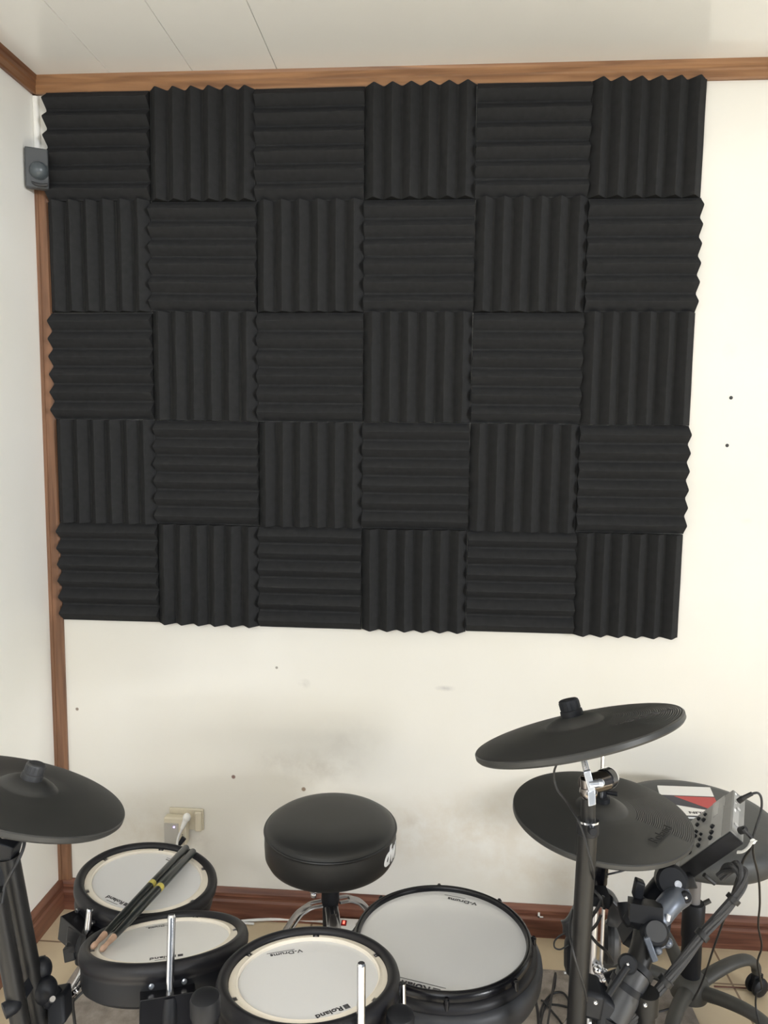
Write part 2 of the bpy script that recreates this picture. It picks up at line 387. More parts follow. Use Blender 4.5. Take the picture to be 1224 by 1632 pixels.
TILES = [
(0,0,0.1908,2.3003,0.2981,0.2946,0.0044), (0,1,0.4911,2.2972,0.3001,0.2976,0.0078), (0,2,0.7940,2.2957,0.3034,0.2995,-0.0019),
(0,3,1.0979,2.2968,0.3020,0.2976,-0.0022), (0,4,1.4015,2.2967,0.3027,0.2991,0.0024), (0,5,1.7032,2.2949,0.2984,0.3009,0.0050),
(1,0,0.1873,1.9970,0.2982,0.3076,-0.0021), (1,1,0.4903,1.9954,0.3054,0.3033,0.0083), (1,2,0.7954,1.9937,0.3023,0.3018,-0.0017),
(1,3,1.0998,1.9946,0.3042,0.3039,-0.0021), (1,4,1.4040,1.9942,0.3019,0.3031,0.0038), (1,5,1.7051,1.9928,0.2978,0.3005,0.0017),
(2,0,0.1872,1.6888,0.3000,0.3037,-0.0033), (2,1,0.4912,1.6891,0.3056,0.3064,0.0019), (2,2,0.7964,1.6888,0.3024,0.3053,-0.0004),
(2,3,1.1005,1.6894,0.3035,0.3038,-0.0022), (2,4,1.4040,1.6892,0.3010,0.3041,0.0030), (2,5,1.7052,1.6884,0.2991,0.3056,0.0003),
(3,0,0.1906,1.3836,0.2977,0.3040,-0.0010), (3,1,0.4931,1.3837,0.3049,0.3017,0.0005), (3,2,0.7971,1.3835,0.3008,0.3024,0.0001),
(3,3,1.1000,1.3839,0.3025,0.3043,-0.0017), (3,4,1.4037,1.3837,0.3025,0.3041,0.0027), (3,5,1.7052,1.3837,0.2981,0.3010,-0.0026),
(4,0,0.1914,1.0822,0.2990,0.2960,-0.0034), (4,1,0.4934,1.0820,0.3026,0.2988,0.0040), (4,2,0.7967,1.0809,0.3015,0.3002,0.0005),
(4,3,1.1003,1.0819,0.3033,0.2971,-0.0045), (4,4,1.4055,1.0838,0.3048,0.2946,-0.0031), (4,5,1.7060,1.0840,0.2948,0.2956,0.0026)
]
rown = ['top row', 'second row', 'middle row', 'fourth row', 'bottom row']
coln = ['leftmost', 'second from the left', 'third from the left', 'third from the right', 'second from the right', 'rightmost']
for r, c, cx, cz, w, h, ang in TILES:
    hor = (r+c) % 2 == 0
    bm = foam_bm(h if hor else w, w if hor else h, r*7+c+1)
    o = link('acoustic_foam_panel', bm, FOAM, sharp=28)
    o.location = (cx, 0, cz); o.rotation_euler = (0, ang + (PI/2 if hor else 0), 0)
    tag(o, 'black foam panel with %s ridges, %s in the %s' % ('horizontal' if hor else 'vertical', coln[c], rown[r]), 'foam panel', 'acoustic foam panels on the back wall')

# ------------------------------------------------------------------ small things on the walls
o = thing('motion_sensor', 'small charcoal plastic sensor with a round dome in the wall corner beside the foam', 'sensor', (.030,-.052,2.232))
X_, N_ = V((.88,.47,0)).normalized(), V((.47,-.88,0)).normalized()
bm = B(); cbox(bm, (0,0,-.004), X_, (0,0,1), .060, .026, .108); link('housing', bm, PIR, o, bev=.004)
bm = B(); lathe(bm, [(0,.021),(.008,.020),(.016,.016),(.022,.008),(.0245,0),(.0245,-.004)], 40, a=V((.006,0,-.012))+N_*.013, n=N_); link('dome', bm, PIRD, o)
bm = B(); sweep(bm, [V((-.028,0,-.03))+N_*.013, V((-.012,0,-.046))+N_*.017, V((.012,0,-.052))+N_*.018, V((.03,0,-.05))+N_*.013], .0045, seg=10); link('lower_lip', bm, GPLAST, o)
for (x, z, lab) in ((1.967,1.6136+.0,'dark screw head in the cream wall right of the foam, the upper of two'), (1.964,1.4824,'dark screw head in the cream wall right of the foam, the lower of two')):
    bm = B(); lathe(bm, [(0,.0030),(.003,.0026),(.0046,.0012),(.0050,0),(0,0)], 16, a=(0,0,0), n=(0,-1,0)); cbox(bm, (0,-.0030,0), (1,0,.6), (0,0,1), .006, .0008, .001)
    s = link('wall_screw', bm, STEEL if False else GPLAST, None, loc=(x,0,z)); tag(s, lab, 'screw', 'screws left in the wall')

o = thing('wall_outlet', 'ivory double wall socket plate on the cream wall above the drum pad', 'outlet', (.41,0,.315))
bm = B(); box(bm, (-.052,-.009,-.033), (.055,-.0005,.035)); link('plate', bm, IVORY, o, bev=.003)
bm = B(); box(bm, (.030,-.020,-.032), (.052,-.009,.030)); link('socket_cover', bm, IVORY, o, bev=.004)
bm = B(); box(bm, (0,-.0004,0), (.006,0,.016)); box(bm, (0,-.0004,0), (.016,0,.004)); tag(link('paint_chip', bm, WHITEP, smooth=False, loc=(1.4881,-.0150,0.0657)), 'small white chip mark on the brown baseboard between snare pad and stand', 'mark')
o = thing('plug_adaptor', 'pale grey multi plug adaptor with violet light pushed into the wall socket', 'adaptor', (.385,0,.30))
bm = B(); box(bm, (-.034,-.038,-.052), (.036,-.010,.034)); link('body', bm, IVORY, o, bev=.004)
bm = B(); box(bm, (-.0325,-.0395,-.050), (.012,-.037,.018)); link('socket_face', bm, GREYP, o, bev=.002)
bm = B(); ball(bm, (-.0015,-.0395,.006), .0026); link('indicator_light', bm, PURLED, o)
for z in (-.018,-.034): bm = B(); cyl(bm, (.024,-.0385,z), (.024,-.0375,z), .0018, seg=12); link('pin_hole', bm, INK, o)
o = thing('white_plug', 'white mains plug and cord in the wall adaptor', 'plug', (0.4284,-.04,0.3398))
bm = B(); ball(bm, (0,-.012,.006), .012, (1,1,1.1)); cyl(bm, (0,-.012,.006), (-.014,-.018,-.026), .0095, .0055, seg=16); link('plug_body', bm, WHITEP, o)
bm = B(); sweep(bm, [(-.012,-.017,-.022),(-.026,-.022,-.062),(-.032,-.018,-.13),(-.03,-.002,-.22),(.0,.004,-.28),(.06,.006,-0.3398+.008),(.20,.002,-0.3398+.007)], .0035, seg=10); link('cord', bm, WCORD, o)
o = thing('black_plug', 'black plug hanging from the wall adaptor behind the white cord', 'plug', (.41,-.04,.268))
bm = B(); cyl(bm, (.006,-.004,.008), (-.014,-.014,-.020), .008, .005, seg=16); link('plug_body', bm, PLAST, o)
bm = B(); sweep(bm, [(-.014,-.014,-.019),(-.026,-.016,-.05),(-.030,-.008,-.12),(-.02,.0,-.20),(.0,.01,-.262)], .002, seg=8); link('cord', bm, CORD, o)

o = thing('power_strip', 'white power strip with a red lit switch on the floor behind the drum throne', 'power strip', (0.9078,-0.0568,0))
bm = B(); box(bm, (-.03,-.028,0), (.24,.028,.038)); link('body', bm, WHITEP, o, bev=.005)
bm = B(); box(bm, (-.008,-.010,.036), (.008,.012,.0415)); link('switch', bm, REDSW, o, bev=.001)
bm = B(); box(bm, (-.003,-.006,.0410), (.003,.006,.0425)); link('switch_light', bm, REDLED, o)
for k in range(4):
    bm = B(); cyl(bm, (.05+k*.045,0,.0375), (.05+k*.045,0,.0384), .015, seg=24); sk = link('socket', bm, GREYP, o)
    for d in (-.008,.008): bm = B(); cyl(bm, (.05+k*.045+d,0,.0382), (.05+k*.045+d,0,.0388), .0024, seg=10); link('pin_hole', bm, INK, sk)
bm = B(); sweep(bm, [(0.4681,-0.0682,0.0060),(0.5244,-0.0485,0.0060),(0.6063,-0.0262,0.0080),(0.6921,-0.0153,0.0100),(0.7696,-0.0113,0.0100),(0.8488,-0.0189,0.0120),(0.9078-.028,-0.0568,.018)], .0042, seg=10)
tag(link('white_cable', bm, WCORD), 'white cable lying along the baseboard towards the power strip', 'cable')

bm = B(); box(bm, (.183,-1.95,.0), (1.86,-.158,.008))
bmesh.ops.subdivide_edges(bm, edges=bm.edges, cuts=40, use_grid_fill=True)
for v in bm.verts:
    if v.co.z > .004: v.co.z += .0012*noise.noise(v.co*14)
    v.co.x += .004*noise.noise((v.co.y*5,1,2)) if abs(v.co.x-1.02) > .8 else 0
tag(link('rug', bm, RUG), 'grey beige low pile rug on the tiled floor under the drum kit', 'rug')

# ------------------------------------------------------------------ drum pads
def logo(par, u, v, z, ang, size, m=INK, bars=True, body='Roland', shear=0.):
    """wordmark with stacked bars to the left of it; ang in the pad plane"""
    R_ = (0,0,ang)
    text('wordmark', body, size, m, par, (u,v,z), R_, bold=size*.02, shear=shear, sx=1.12)
    if bars:
        bm = B(); c, s = math.cos(ang), math.sin(ang)
        for k in range(5):
            y0 = -size*.32 + k*size*.15
            cx = -size*2.35
            p = V((u + c*cx - s*y0, v + s*cx + c*y0, z-.0001))
            obox(bm, p, V((c,s,0))*size*.62, V((-s,c,0))*size*.09, (0,0,.0003))
        link('bar_emblem', bm, m, par, smooth=False)
def lines(par, segs, z, m=INK):
    bm = B()
    for (u0,v0,u1,v1,w) in segs:
        d = V((u1-u0,v1-v0,0)); nn = V((-d.y,d.x,0)).normalized()
        obox(bm, (u0,v0,z-.0001), d, nn*w, (0,0,.0003))
    link('print_line', bm, m, par, smooth=False)

def tom(c, n, label, roland, vdr, notch0, brk, hm=HEAD):
    t = thing('tom_pad', label, 'drum pad', c, n, 'mesh tom pads')
    bm = B(); lathe(bm, [(.1195,-.010),(.1195,.001),(.1215,.0045),(.126,.0068),(.131,.0062),(.1355,.002),(.1375,-.005),(.1370,-.014),(.1335,-.017),(.1335,-.022),(.128,-.022)], closed=True); link('rubber_rim', bm, RIMRUB, t, sharp=50)
    bm = B(); lathe(bm, [(.1325,-.020),(.1325,-.040),(.130,-.052),(.122,-.058),(.10,-.062),(.05,-.064),(0,-.064)]); lathe(bm, [(.045,-.064),(.043,-.078),(.036,-.082),(0,-.082)], 48); link('shell', bm, SHELL, t, sharp=40)
    bm = B()
    prof = [(.1045,-.006),(.1050,-.0005),(.1070,.0008),(.1090,-.0008),(.1120,-.0018),(.1170,-.0015),(.1185,-.0020),(.1185,-.012),(.1045,-.012)]
    for k in range(6):
        a0 = notch0 + k*PI/3
        lathe(bm, prof, 120, closed=True, arc=(a0+.045, a0+PI/3-.045))
    lathe(bm, [(.1045,-.006),(.1050,-.0005),(.1070,.0008),(.1090,-.0008),(.1120,-.0018),(.1120,-.012),(.1045,-.012)], 120, closed=True)
    link('hoop', bm, HOOP, t, sharp=50)
    for k in range(6):
        a0 = notch0 + k*PI/3; bm = B(); p = V((.1155*math.cos(a0), .1155*math.sin(a0), -.010))
        cyl(bm, p, p+V((0,0,.0085)), .0032, seg=14); cyl(bm, p+V((0,0,.0085)), p+V((0,0,.0095)), .0018, seg=6); link('tension_screw', bm, STEEL, t)
    bm = B(); lathe(bm, [(0,-.0035),(.05,-.0035),(.095,-.0036),(.1045,-.0045)], 96); h = link('drum_head', bm, hm, t)
    (bx,by,dx,dy) = roland; ang = math.atan2(by-dy, bx-dx)+PI; L_ = math.hypot(bx-dx, by-dy)
    mx, my = bx+(dx-bx)*.62, by+(dy-by)*.62
    logo(h, mx, my, -.0033, ang, L_*.25)
    c_, s_ = math.cos(ang), math.sin(ang)
    lines(h, [(mx-c_*.014-s_*.009, my-s_*.014+c_*.009, mx+c_*.012-s_*.009, my+s_*.012+c_*.009, .0008)], -.0033)
    (vx,vy,ex,ey) = vdr; ang = math.atan2(vy-ey, vx-ex)+PI; L_ = math.hypot(vx-ex, vy-ey)
    text('wordmark', 'V-Drums', L_*.25, INK, h, ((vx+ex)/2,(vy+ey)/2,-.0033), (0,0,ang), bold=.0001, sx=1.15)
    c_, s_ = math.cos(ang), math.sin(ang); ox, oy = (vx+ex)/2, (vy+ey)/2
    lines(h, [(ox-c_*L_*.3+s_*.007, oy-s_*L_*.3-c_*.007, ox+c_*L_*.62+s_*.007, oy+s_*L_*.62-c_*.007, .0008)], -.0033)
    if brk is not None:      # clamp bracket on the shell, facing out along angle brk
        q = V((math.cos(brk), math.sin(brk), 0)); w = V((-q.y, q.x, 0))
        bm = B(); obox(bm, q*.126 - w*.040 + V((0,0,-.033)), w*.080, q*.034, (0,0,.003)); obox(bm, q*.157 - w*.040 + V((0,0,-.075)), w*.080, q*.003, (0,0,.044))
        obox(bm, q*.126 - w*.040 + V((0,0,-.058)), w*.003, q*.034, (0,0,.027)); obox(bm, q*.126 + w*.037 + V((0,0,-.058)), w*.003, q*.034, (0,0,.027)); link('bracket', bm, GLOSS, t, bev=.001)
        for s in (-1,1):
            bm = B(); cyl(bm, q*.132 + w*s*.024 + V((0,0,-.022)), q*.137 + w*s*.024 + V((0,0,-.022)), .0042, seg=14); cyl(bm, q*.136 + w*s*.024 + V((0,0,-.022)), q*.140 + w*s*.024 + V((0,0,-.022)), .0026, seg=6); link('bracket_screw', bm, CHROME, t)
    return t
tom((0.985, -1.104, 0.69), (-0.02, 0.15, 0.988), 'round tom pad with cream hoop in front of the throne, nearest the camera', (0.0700,-0.0631,0.0267,-0.0932), (-0.0250,0.0720,-0.0698,0.0538), math.radians(94), math.radians(-51.5), HEAD)
tom((0.721, -0.99, 0.649), (-0.067, 0.306, 0.95), 'tilted tom pad holding the tips of the two black drumsticks', (0.0536,-0.0630,0.0040,-0.0805), (-0.0237,0.0815,-0.0550,0.0642), math.radians(84), math.radians(-68), HEADW)
tom((0.6, -0.768, 0.61), (0.122, 0.06, 0.991), 'tom pad farthest left and back, under the butt ends of the drumsticks', (-0.0019,-0.0887,-0.0507,-0.0731), (0.0298,0.0783,0.0070,0.0837), math.radians(98), math.radians(-122), HEAD)

# snare pad
n_ = (-.011,.053,.999); c_ = (1.189,-.839,.575)
t = thing('snare_pad', 'large round grey snare pad with black hoop, right of the throne', 'drum pad', c_, n_)
bm = B(); lathe(bm, [(.1525,-.006),(.1530,.003),(.1550,.0075),(.1585,.0085),(.1625,.0060),(.1650,.0005),(.1655,-.006),(.160,-.008)], 128, closed=True); link('hoop', bm, GLOSS, t, sharp=60)
bm = B(); lathe(bm, [(.160,-.006),(.1655,-.007),(.1700,-.010),(.1730,-.016),(.1730,-.024),(.168,-.026)], 128, closed=True); link('rubber_rim', bm, RIMRUB, t, sharp=50)
bm = B(); lathe(bm, [(.168,-.022),(.176,-.023),(.1815,-.029),(.1830,-.040),(.1810,-.060),(.176,-.072),(.150,-.080),(.08,-.083),(0,-.083)], 128); link('shell', bm, mat('slate_rubber',(.030,.032,.038),.5,nscale=30,namt=.1), t, sharp=50)
bm = B(); lathe(bm, [(0,.0005),(.08,.0003),(.14,-.0004),(.1530,-.002)], 96); h = link('drum_head', bm, SNAREH, t)
for k in range(8):
    a0 = math.radians(92 + 45*k); p = V((.1680*math.cos(a0), .1680*math.sin(a0), 0))
    bm = B(); cyl(bm, p+V((0,0,-.030)), p+V((0,0,.001)), .0048, seg=14); cyl(bm, p+V((0,0,.001)), p+V((0,0,.005)), .003, seg=6); ball(bm, p+V((0,0,.001)), .0052, (1,1,.6), 14); link('tension_lug', bm, GLOSS, t)
logo(h, -.052,-.137,.0008, math.atan2(-.148+.131, -.014+.074)+PI, .0205)
a_ = math.atan2(-.148+.131, -.014+.074)
lines(h, [(-.088,-.115,.005,-.141,.0009)], .0008)
text('wordmark', 'V-Drums', .0125, INK, h, (.040,.117,.0008), (0,0,a_+PI), bold=.0002, sx=1.3)
lines(h, [(.005,.1365,.047,.1255,.0010)], .0008)
bm = B(); cyl(bm, (1.189,-.845,.49), (1.189,-.85,.012), .013, seg=20)
for a in (40,160,280):
    cyl(bm, (1.189,-.85,.22), (1.189+.24*math.cos(math.radians(a)),-.85+.24*math.sin(math.radians(a)),.018), .009, seg=12)
tag(link('snare_stand', bm, SATIN), 'steel tripod stand under the large grey snare pad', 'stand')

# ------------------------------------------------------------------ cymbal pads
CP = [(0,.0225),(.014,.0222),(.024,.0213),(.034,.0185),(.0415,.0142),(.0455,.0108),(.0480,.0100),(.075,.0088),(.100,.0068),(.125,.0048),(.148,.0016),(.1560,.0004),(.1590,-.0004),(.1605,-.0022),(.1605,-.0085),(.1580,-.0115),(.151,-.0115),(.120,-.006),(.075,-.001),(.045,.003),(.030,.008),(0,.009)]
def cymbal(label, c, n, spin, scale=1., knob=True, name='crash_cymbal_pad', txt=None, group='cymbal pads'):
    q = V((0,0,1)).rotation_difference(V(n).normalized())
    t = thing(name, label, 'cymbal', c, n, group)
    bm = B(); lathe(bm, [(r*scale, z) for r, z in CP], 160)
    d = link('playing_surface', bm, CYM, t, sharp=30); d.rotation_euler = (0,0,spin)
    if knob:
        bm = B(); lathe(bm, [(0,.0475),(.0125,.0475),(.0150,.046),(.0155,.0435),(.0155,.0315),(.0170,.0305),(.0175,.0245),(.0170,.021),(0,.021)], 40)
        for k in range(16):
            a = 2*PI*k/16; cyl(bm, (.0153*math.cos(a),.0153*math.sin(a),.033), (.0153*math.cos(a),.0153*math.sin(a),.0435), .0007, seg=6)
        link('wing_nut', bm, PLAST if knob is True else GPLAST, t, sharp=30)
    if txt:
        for (body, u, v, a, s, m, z) in txt: text('embossed_wordmark', body, s, m, t, (u,v,z), (0,0,a), ext=.0004, sx=1.1)
    return t
cymbal('black rubber crash cymbal tilted above the other cymbals on the right', (1.384,-1.014,1.052), (-.267,.229,.936), math.radians(-25), txt=[('V-CYMBAL', .088,-.076, math.radians(12), .019, DIML, .0108)])
cymbal('flat black hi-hat cymbal with faint grooves, below the tilted crash cymbal', (1.467,-.842,.832), (.03,-.03,1), math.radians(-8), scale=.97, knob=False, name='hi_hat_cymbal_pad', txt=[('Roland', .083,-.073, math.radians(51), .022, DIM, .0098)])
cymbal('black rubber crash cymbal tilted to the right, at the left edge of the photo', (.512,-1.034,.92), (.287,.232,.929), math.radians(200), knob=2)

# ------------------------------------------------------------------ drum throne
t = thing('drum_throne', 'round black vinyl drum throne on chrome tripod legs by the wall', 'stool', (.907,-.337,.008))
bm = B(); lathe(bm, [(0,.517),(.06,.5165),(.11,.514),(.140,.509),(.155,.504),(.1625,.4985),(.1645,.4950),(.1665,.4935),(.1675,.4905),(.1665,.488),(.1680,.482),(.1685,.455),(.1670,.428),(.160,.414),(.148,.408),(0,.406)], 128); s = link('seat', bm, VINYL, t, sharp=60)
bm = B(); lathe(bm, [(.1660,.4940),(.1690,.4935),(.1705,.4912),(.1690,.4885),(.1660,.4875)], 128, closed=True); link('piping', bm, VINYL, s)
def band_text(body, size, a0, zc, R, parent, m):
    o = text('logo_print', body, size, m, parent, (0,0,0), (0,0,0), ext=.0006, bold=size*.045, shear=.35)
    for v in o.data.vertices:
        a = a0 + v.co.x/R; r = R + v.co.z
        v.co = (r*math.cos(a), r*math.sin(a), zc + v.co.y)
band_text('dw', .058, math.radians(-20), .458, .1686, s, LOGOW)
bm = B(); cyl(bm, (0,0,.385), (0,0,.408), .035, .045, seg=32); cyl(bm, (0,0,.37), (0,0,.39), .018, seg=24); link('seat_mount', bm, STEEL, t)
bm = B(); cyl(bm, (0,0,.10), (0,0,.375), .0125, seg=24); link('post', bm, CHROME, t)
bm = B(); lathe(bm, [(0,.368),(.020,.368),(.023,.362),(.023,.29),(.021,.28),(.019,.20),(0,.20)], 32); link('height_collar', bm, PLAST, t)
bm = B(); cyl(bm, (-.020,-.005,.318), (-.040,-.012,.318), .005, seg=12); ball(bm, (-.044,-.013,.324), .010, (1,.6,1)); ball(bm, (-.042,-.013,.309), .008, (1,.6,1)); link('wing_bolt', bm, CHROME, t)
for a in (198, 26, 285):
    a = math.radians(a); d = V((math.cos(a), math.sin(a), 0)); w = V((-d.y, d.x, 0))
    bm = B()
    for s_ in (-1,1):
        p0 = d*.022 + w*s_*.011 + V((0,0,.285)); p1 = d*.10 + w*s_*.011 + V((0,0,.235)); p2 = d*.235 + w*s_*.008 + V((0,0,.018))
        sweep(bm, [p0, d*.06+w*s_*.011+V((0,0,.278)), p1, p2], .0065, seg=8, flat=.5)
        cyl(bm, d*.020 + w*s_*.011 + V((0,0,.10)), d*.13 + w*s_*.010 + V((0,0,.19)), .0045, seg=8)
    sweep(bm, [d*.05+V((0,0,.283)), d*.09+V((0,0,.262)), d*.14+V((0,0,.19))], .013, seg=10, flat=.3, upv=(0,0,1))
    lg = link('leg', bm, STEEL, t)
    bm = B(); ball(bm, d*.240+V((0,0,.0155)), .016, (1.1,1.1,.95)); link('rubber_foot', bm, RUBBER, lg)

# ------------------------------------------------------------------ drum sticks
def stick(tip, butt, label):
    a, b = V(tip), V(butt); L_ = (b-a).length; ax = (b-a).normalized()
    t = thing('drumstick', label, 'drumstick', a, ax, 'drumsticks lying across two pads')
    bm = B(); lathe(bm, [(.0055,.042),(.0070,.11),(.0078,.20),(.0078,.2115)], 24); lathe(bm, [(.0078,.2235),(.0078,L_-.004),(.0068,L_-.001),(0,L_)], 24); link('shaft', bm, STICK, t, sharp=50)
    bm = B(); lathe(bm, [(0,0),(.0028,.0006),(.0045,.004),(.0050,.008),(.0044,.013),(.0034,.0165),(.0038,.020),(.0050,.032),(.0056,.042)], 24); link('tip', bm, WOODTIP, t, sharp=60)
    bm = B(); lathe(bm, [(.0079,.2110),(.0080,.2118),(.0080,.2232),(.0079,.2240)], 24); link('yellow_band', bm, YEL, t)
stick((0.6162,-1.0405,0.6621), (0.6412,-0.6585,0.6139), 'black drumstick with yellow band and wooden tip, the upper left one of the pair')
stick((0.6372,-1.0512,0.6670), (0.6596,-0.6684,0.6123), 'black drumstick with yellow band and wooden tip, the lower right one of the pair')

# ------------------------------------------------------------------ hardware
def ext(a, b, z):
    a, b = V(a), V(b); return b + (b-a)*((z-b.z)/(b.z-a.z))
# crash stand
a, b = V((1.3972,-1.0625,0.9403)), V((1.3915,-1.0624,0.6047)); foot = ext(a, b, .012)
t = thing('crash_cymbal_stand', 'black upright cymbal stand pole with chrome tilter under the right crash', 'stand', (foot.x,foot.y,.008))
t_ = t; off = V(t.location)
def part(name, bm, m, par=None, **k):
    for v in bm.verts: v.co -= off
    return link(name, bm, m, par or t_, **k)
bm = B(); cyl(bm, (1.3970,-1.0624,0.9226), foot, .0142, seg=32); part('pole', bm, TUBE)
bm = B(); cyl(bm, (1.3965,-1.0590,0.9755), (1.3971,-1.0630,0.9161), .0108, seg=28); part('upper_tube', bm, TUBE)
bm = B(); cyl(bm, (1.3964,-1.0633,0.9338), (1.3967,-1.0634,0.9133), .0160, seg=28); cyl(bm, (1.3981,-1.0789,0.9278), (1.3996,-1.0887,0.9295), .006, seg=14); part('collar', bm, PLAST, bev=.001)
bm = B(); ball(bm, (1.3990,-1.0862,0.9252), .0026); cyl(bm, (1.3964,-1.0635,0.9320), (1.3964,-1.0632,0.9347), .0162, seg=28); part('collar_bolt', bm, CHROME)
bm = B(); cyl(bm, (1.3908,-1.0584,0.9848), (1.4269,-1.0357,0.9843), .0150, seg=28); cyl(bm, (1.3966,-1.0595,0.9700), (1.3952,-1.0569,0.9959), .0115, seg=20); ball(bm, (1.3965,-1.0590,0.9755), .0135, (1,1,1.1)); part('tilter', bm, mat('dark_chrome',(.20,.18,.17),.2,metal=1), bev=.001)
bm = B(); cyl(bm, (1.4219,-1.0409,0.9865), (1.4330,-1.0253,0.9826), .0155, seg=28); part('tilter_cap', bm, GLOSS, bev=.002)
bm = B(); cyl(bm, (1.4320,-1.0254,0.9826), (1.4375,-1.0182,0.9804), .0162, .0140, seg=28); part('tilter_ring', bm, CHROME)
bm = B(); cyl(bm, (1.3900,-1.0871,1.0006), (1.4071,-1.0856,1.0026), .0052, seg=16); ball(bm, (1.4071,-1.0856,1.0026), .006)
obox(bm, (1.3820,-1.0878,1.0186), V((1.3919,-1.0868,1.0214))-V((1.3820,-1.0878,1.0186)), V((1.3898,-1.0901,0.9908))-V((1.3820,-1.0878,1.0186)), (0,.004,.001))
obox(bm, (1.3889,-1.0902,0.9907), V((1.3996,-1.0891,0.9936))-V((1.3889,-1.0902,0.9907)), V((1.3898,-1.0943,0.9701))-V((1.3889,-1.0902,0.9907)), (0,.004,.001)); part('wing_bolt', bm, mat('bright_steel',(.72,.76,.84),.28,metal=.8), bev=.001)
bm = B(); cyl(bm, (1.3961,-1.0569,0.9959), V((1.384,-1.014,1.052)) + V((-.267,.229,.936)).normalized()*.027, .0050, seg=18); part('tilter_rod', bm, CHROME)
for k, a_ in enumerate((-60, 60, 180)):
    ar = math.radians(a_); bm = B(); sweep(bm, [foot+V((0,0,.34)), foot+V((.02*math.cos(ar),.02*math.sin(ar),.32)), foot+V((.26*math.cos(ar),.26*math.sin(ar),.006))], .009, seg=10); part('leg', bm, TUBE)

# hi-hat stand
t = thing('hi_hat_stand', 'chrome and black hi-hat stand below the flat hi-hat cymbal', 'stand', (1.467,-.842,.008)); t_ = t; off = V(t.location)
bm = B(); cyl(bm, (1.467,-.842,.80), (1.4625,-0.8549,0.9531), .0036, seg=16); part('pull_rod', bm, CHROME)
bm = B(); lathe(bm, [(0,.888),(.007,.888),(.0085,.884),(.0085,.864),(.014,.862),(.015,.852),(.010,.850),(0,.850)], 28, a=(1.467,-.842,0)); cyl(bm, (1.475,-.845,.872), (1.492,-.85,.872), .004, seg=12); part('clutch', bm, PLAST)
bm = B(); lathe(bm, [(0,.828),(.030,.828),(.034,.822),(.034,.792),(.030,.786),(.024,.784),(.022,.765),(0,.765)], 40, a=(1.467,-.842,0)); part('sensor_housing', bm, PLAST)
bm = B(); lathe(bm, [(.0345,.803),(.0350,.8005),(.0345,.798),(.033,.800)], 40, closed=True, a=(1.467,-.842,0)); part('chrome_ring', bm, CHROME)
bm = B(); cyl(bm, (1.463,-.842,.30), (1.463,-.842,.77), .0070, seg=24); part('upper_tube', bm, SATIN)
bm = B(); cyl(bm, (1.478,-.845,.44), (1.478,-.845,.72), .0032, seg=12); part('side_rod', bm, SATIN)
bm = B(); cyl(bm, (1.467,-.842,.70), (1.467,-.842,.74), .016, seg=24); cyl(bm, (1.48,-.846,.745), (1.50,-.852,.745), .006, seg=12); ball(bm, (1.502,-.853,.744), .0085, (1,.7,1)); part('height_clamp', bm, GLOSS)
bm = B(); cyl(bm, (1.479,-.848,.752), (1.479,-.848,.715), .0045, seg=12); ball(bm, (1.479,-.850,.753), .006); part('clamp_bolt', bm, CHROME)
bm = B(); cyl(bm, (1.467,-.842,.045), (1.467,-.842,.43), .0120, seg=24); part('lower_tube', bm, CHROME)
bm = B(); lathe(bm, [(.0135,.49),(.020,.488),(.021,.45),(.020,.425),(.0135,.423)], 28, a=(1.467,-.842,0)); cyl(bm, (1.467,-.86,.455), (1.467,-.885,.455), .006, seg=12); part('tripod_collar', bm, PLAST)
for a_ in (20, 140, 265):
    ar = math.radians(a_); d = V((math.cos(ar), math.sin(ar), 0)); c0 = V((1.467,-.842,0)); w = V((-d.y,d.x,0)); bm = B()
    for s_ in (-1,1):
        cyl(bm, c0+d*.02+w*s_*.008+V((0,0,.45)), c0+d*.24+w*s_*.006+V((0,0,.02)), .0050, seg=8)
        cyl(bm, c0+d*.02+w*s_*.008+V((0,0,.16)), c0+d*.15+w*s_*.007+V((0,0,.20)), .0040, seg=8)
    lg = part('leg', bm, SATIN)
    bm = B(); ball(bm, c0+d*.245+V((0,0,.022)), .014); part('rubber_foot', bm, RUBBER, lg)
bm = B(); obox(bm, (1.43,-.93,.035), (.075,0,0), (0,-.26,-.015), (0,0,.008)); obox(bm, (1.435,-.93,.012), (.065,0,0), (0,-.02,0), (0,0,.02)); part('foot_board', bm, SATIN, bev=.002)
bm = B()
for (p, q_, r_) in (((1.4641,-0.8365,0.5448),(1.4691,-0.8566,0.5420),.0060),((1.4714,-0.8381,0.5243),(1.4827,-0.8657,0.5415),.0035),((1.4599,-0.8386,0.5276),(1.4808,-0.8577,0.5230),.0030),((1.4710,-0.8361,0.5438),(1.4828,-0.8559,0.5388),.0035),((1.4669,-0.8389,0.5196),(1.4707,-0.8498,0.5087),.0050)): cyl(bm, p, q_, r_, seg=10); ball(bm, q_, r_*1.5, seg=12)
cbox(bm, (1.4749,-0.8379,0.5232), (1,0,.2), (0,0,1), .022, .012, .030); part('spring_adjuster', bm, CHROME, bev=.001)
bm = B(); cyl(bm, (1.4776,-0.8496,0.5065), (1.4745,-0.8515,0.4894), .004, .006, seg=14); part('red_adjuster_tip', bm, REDP)

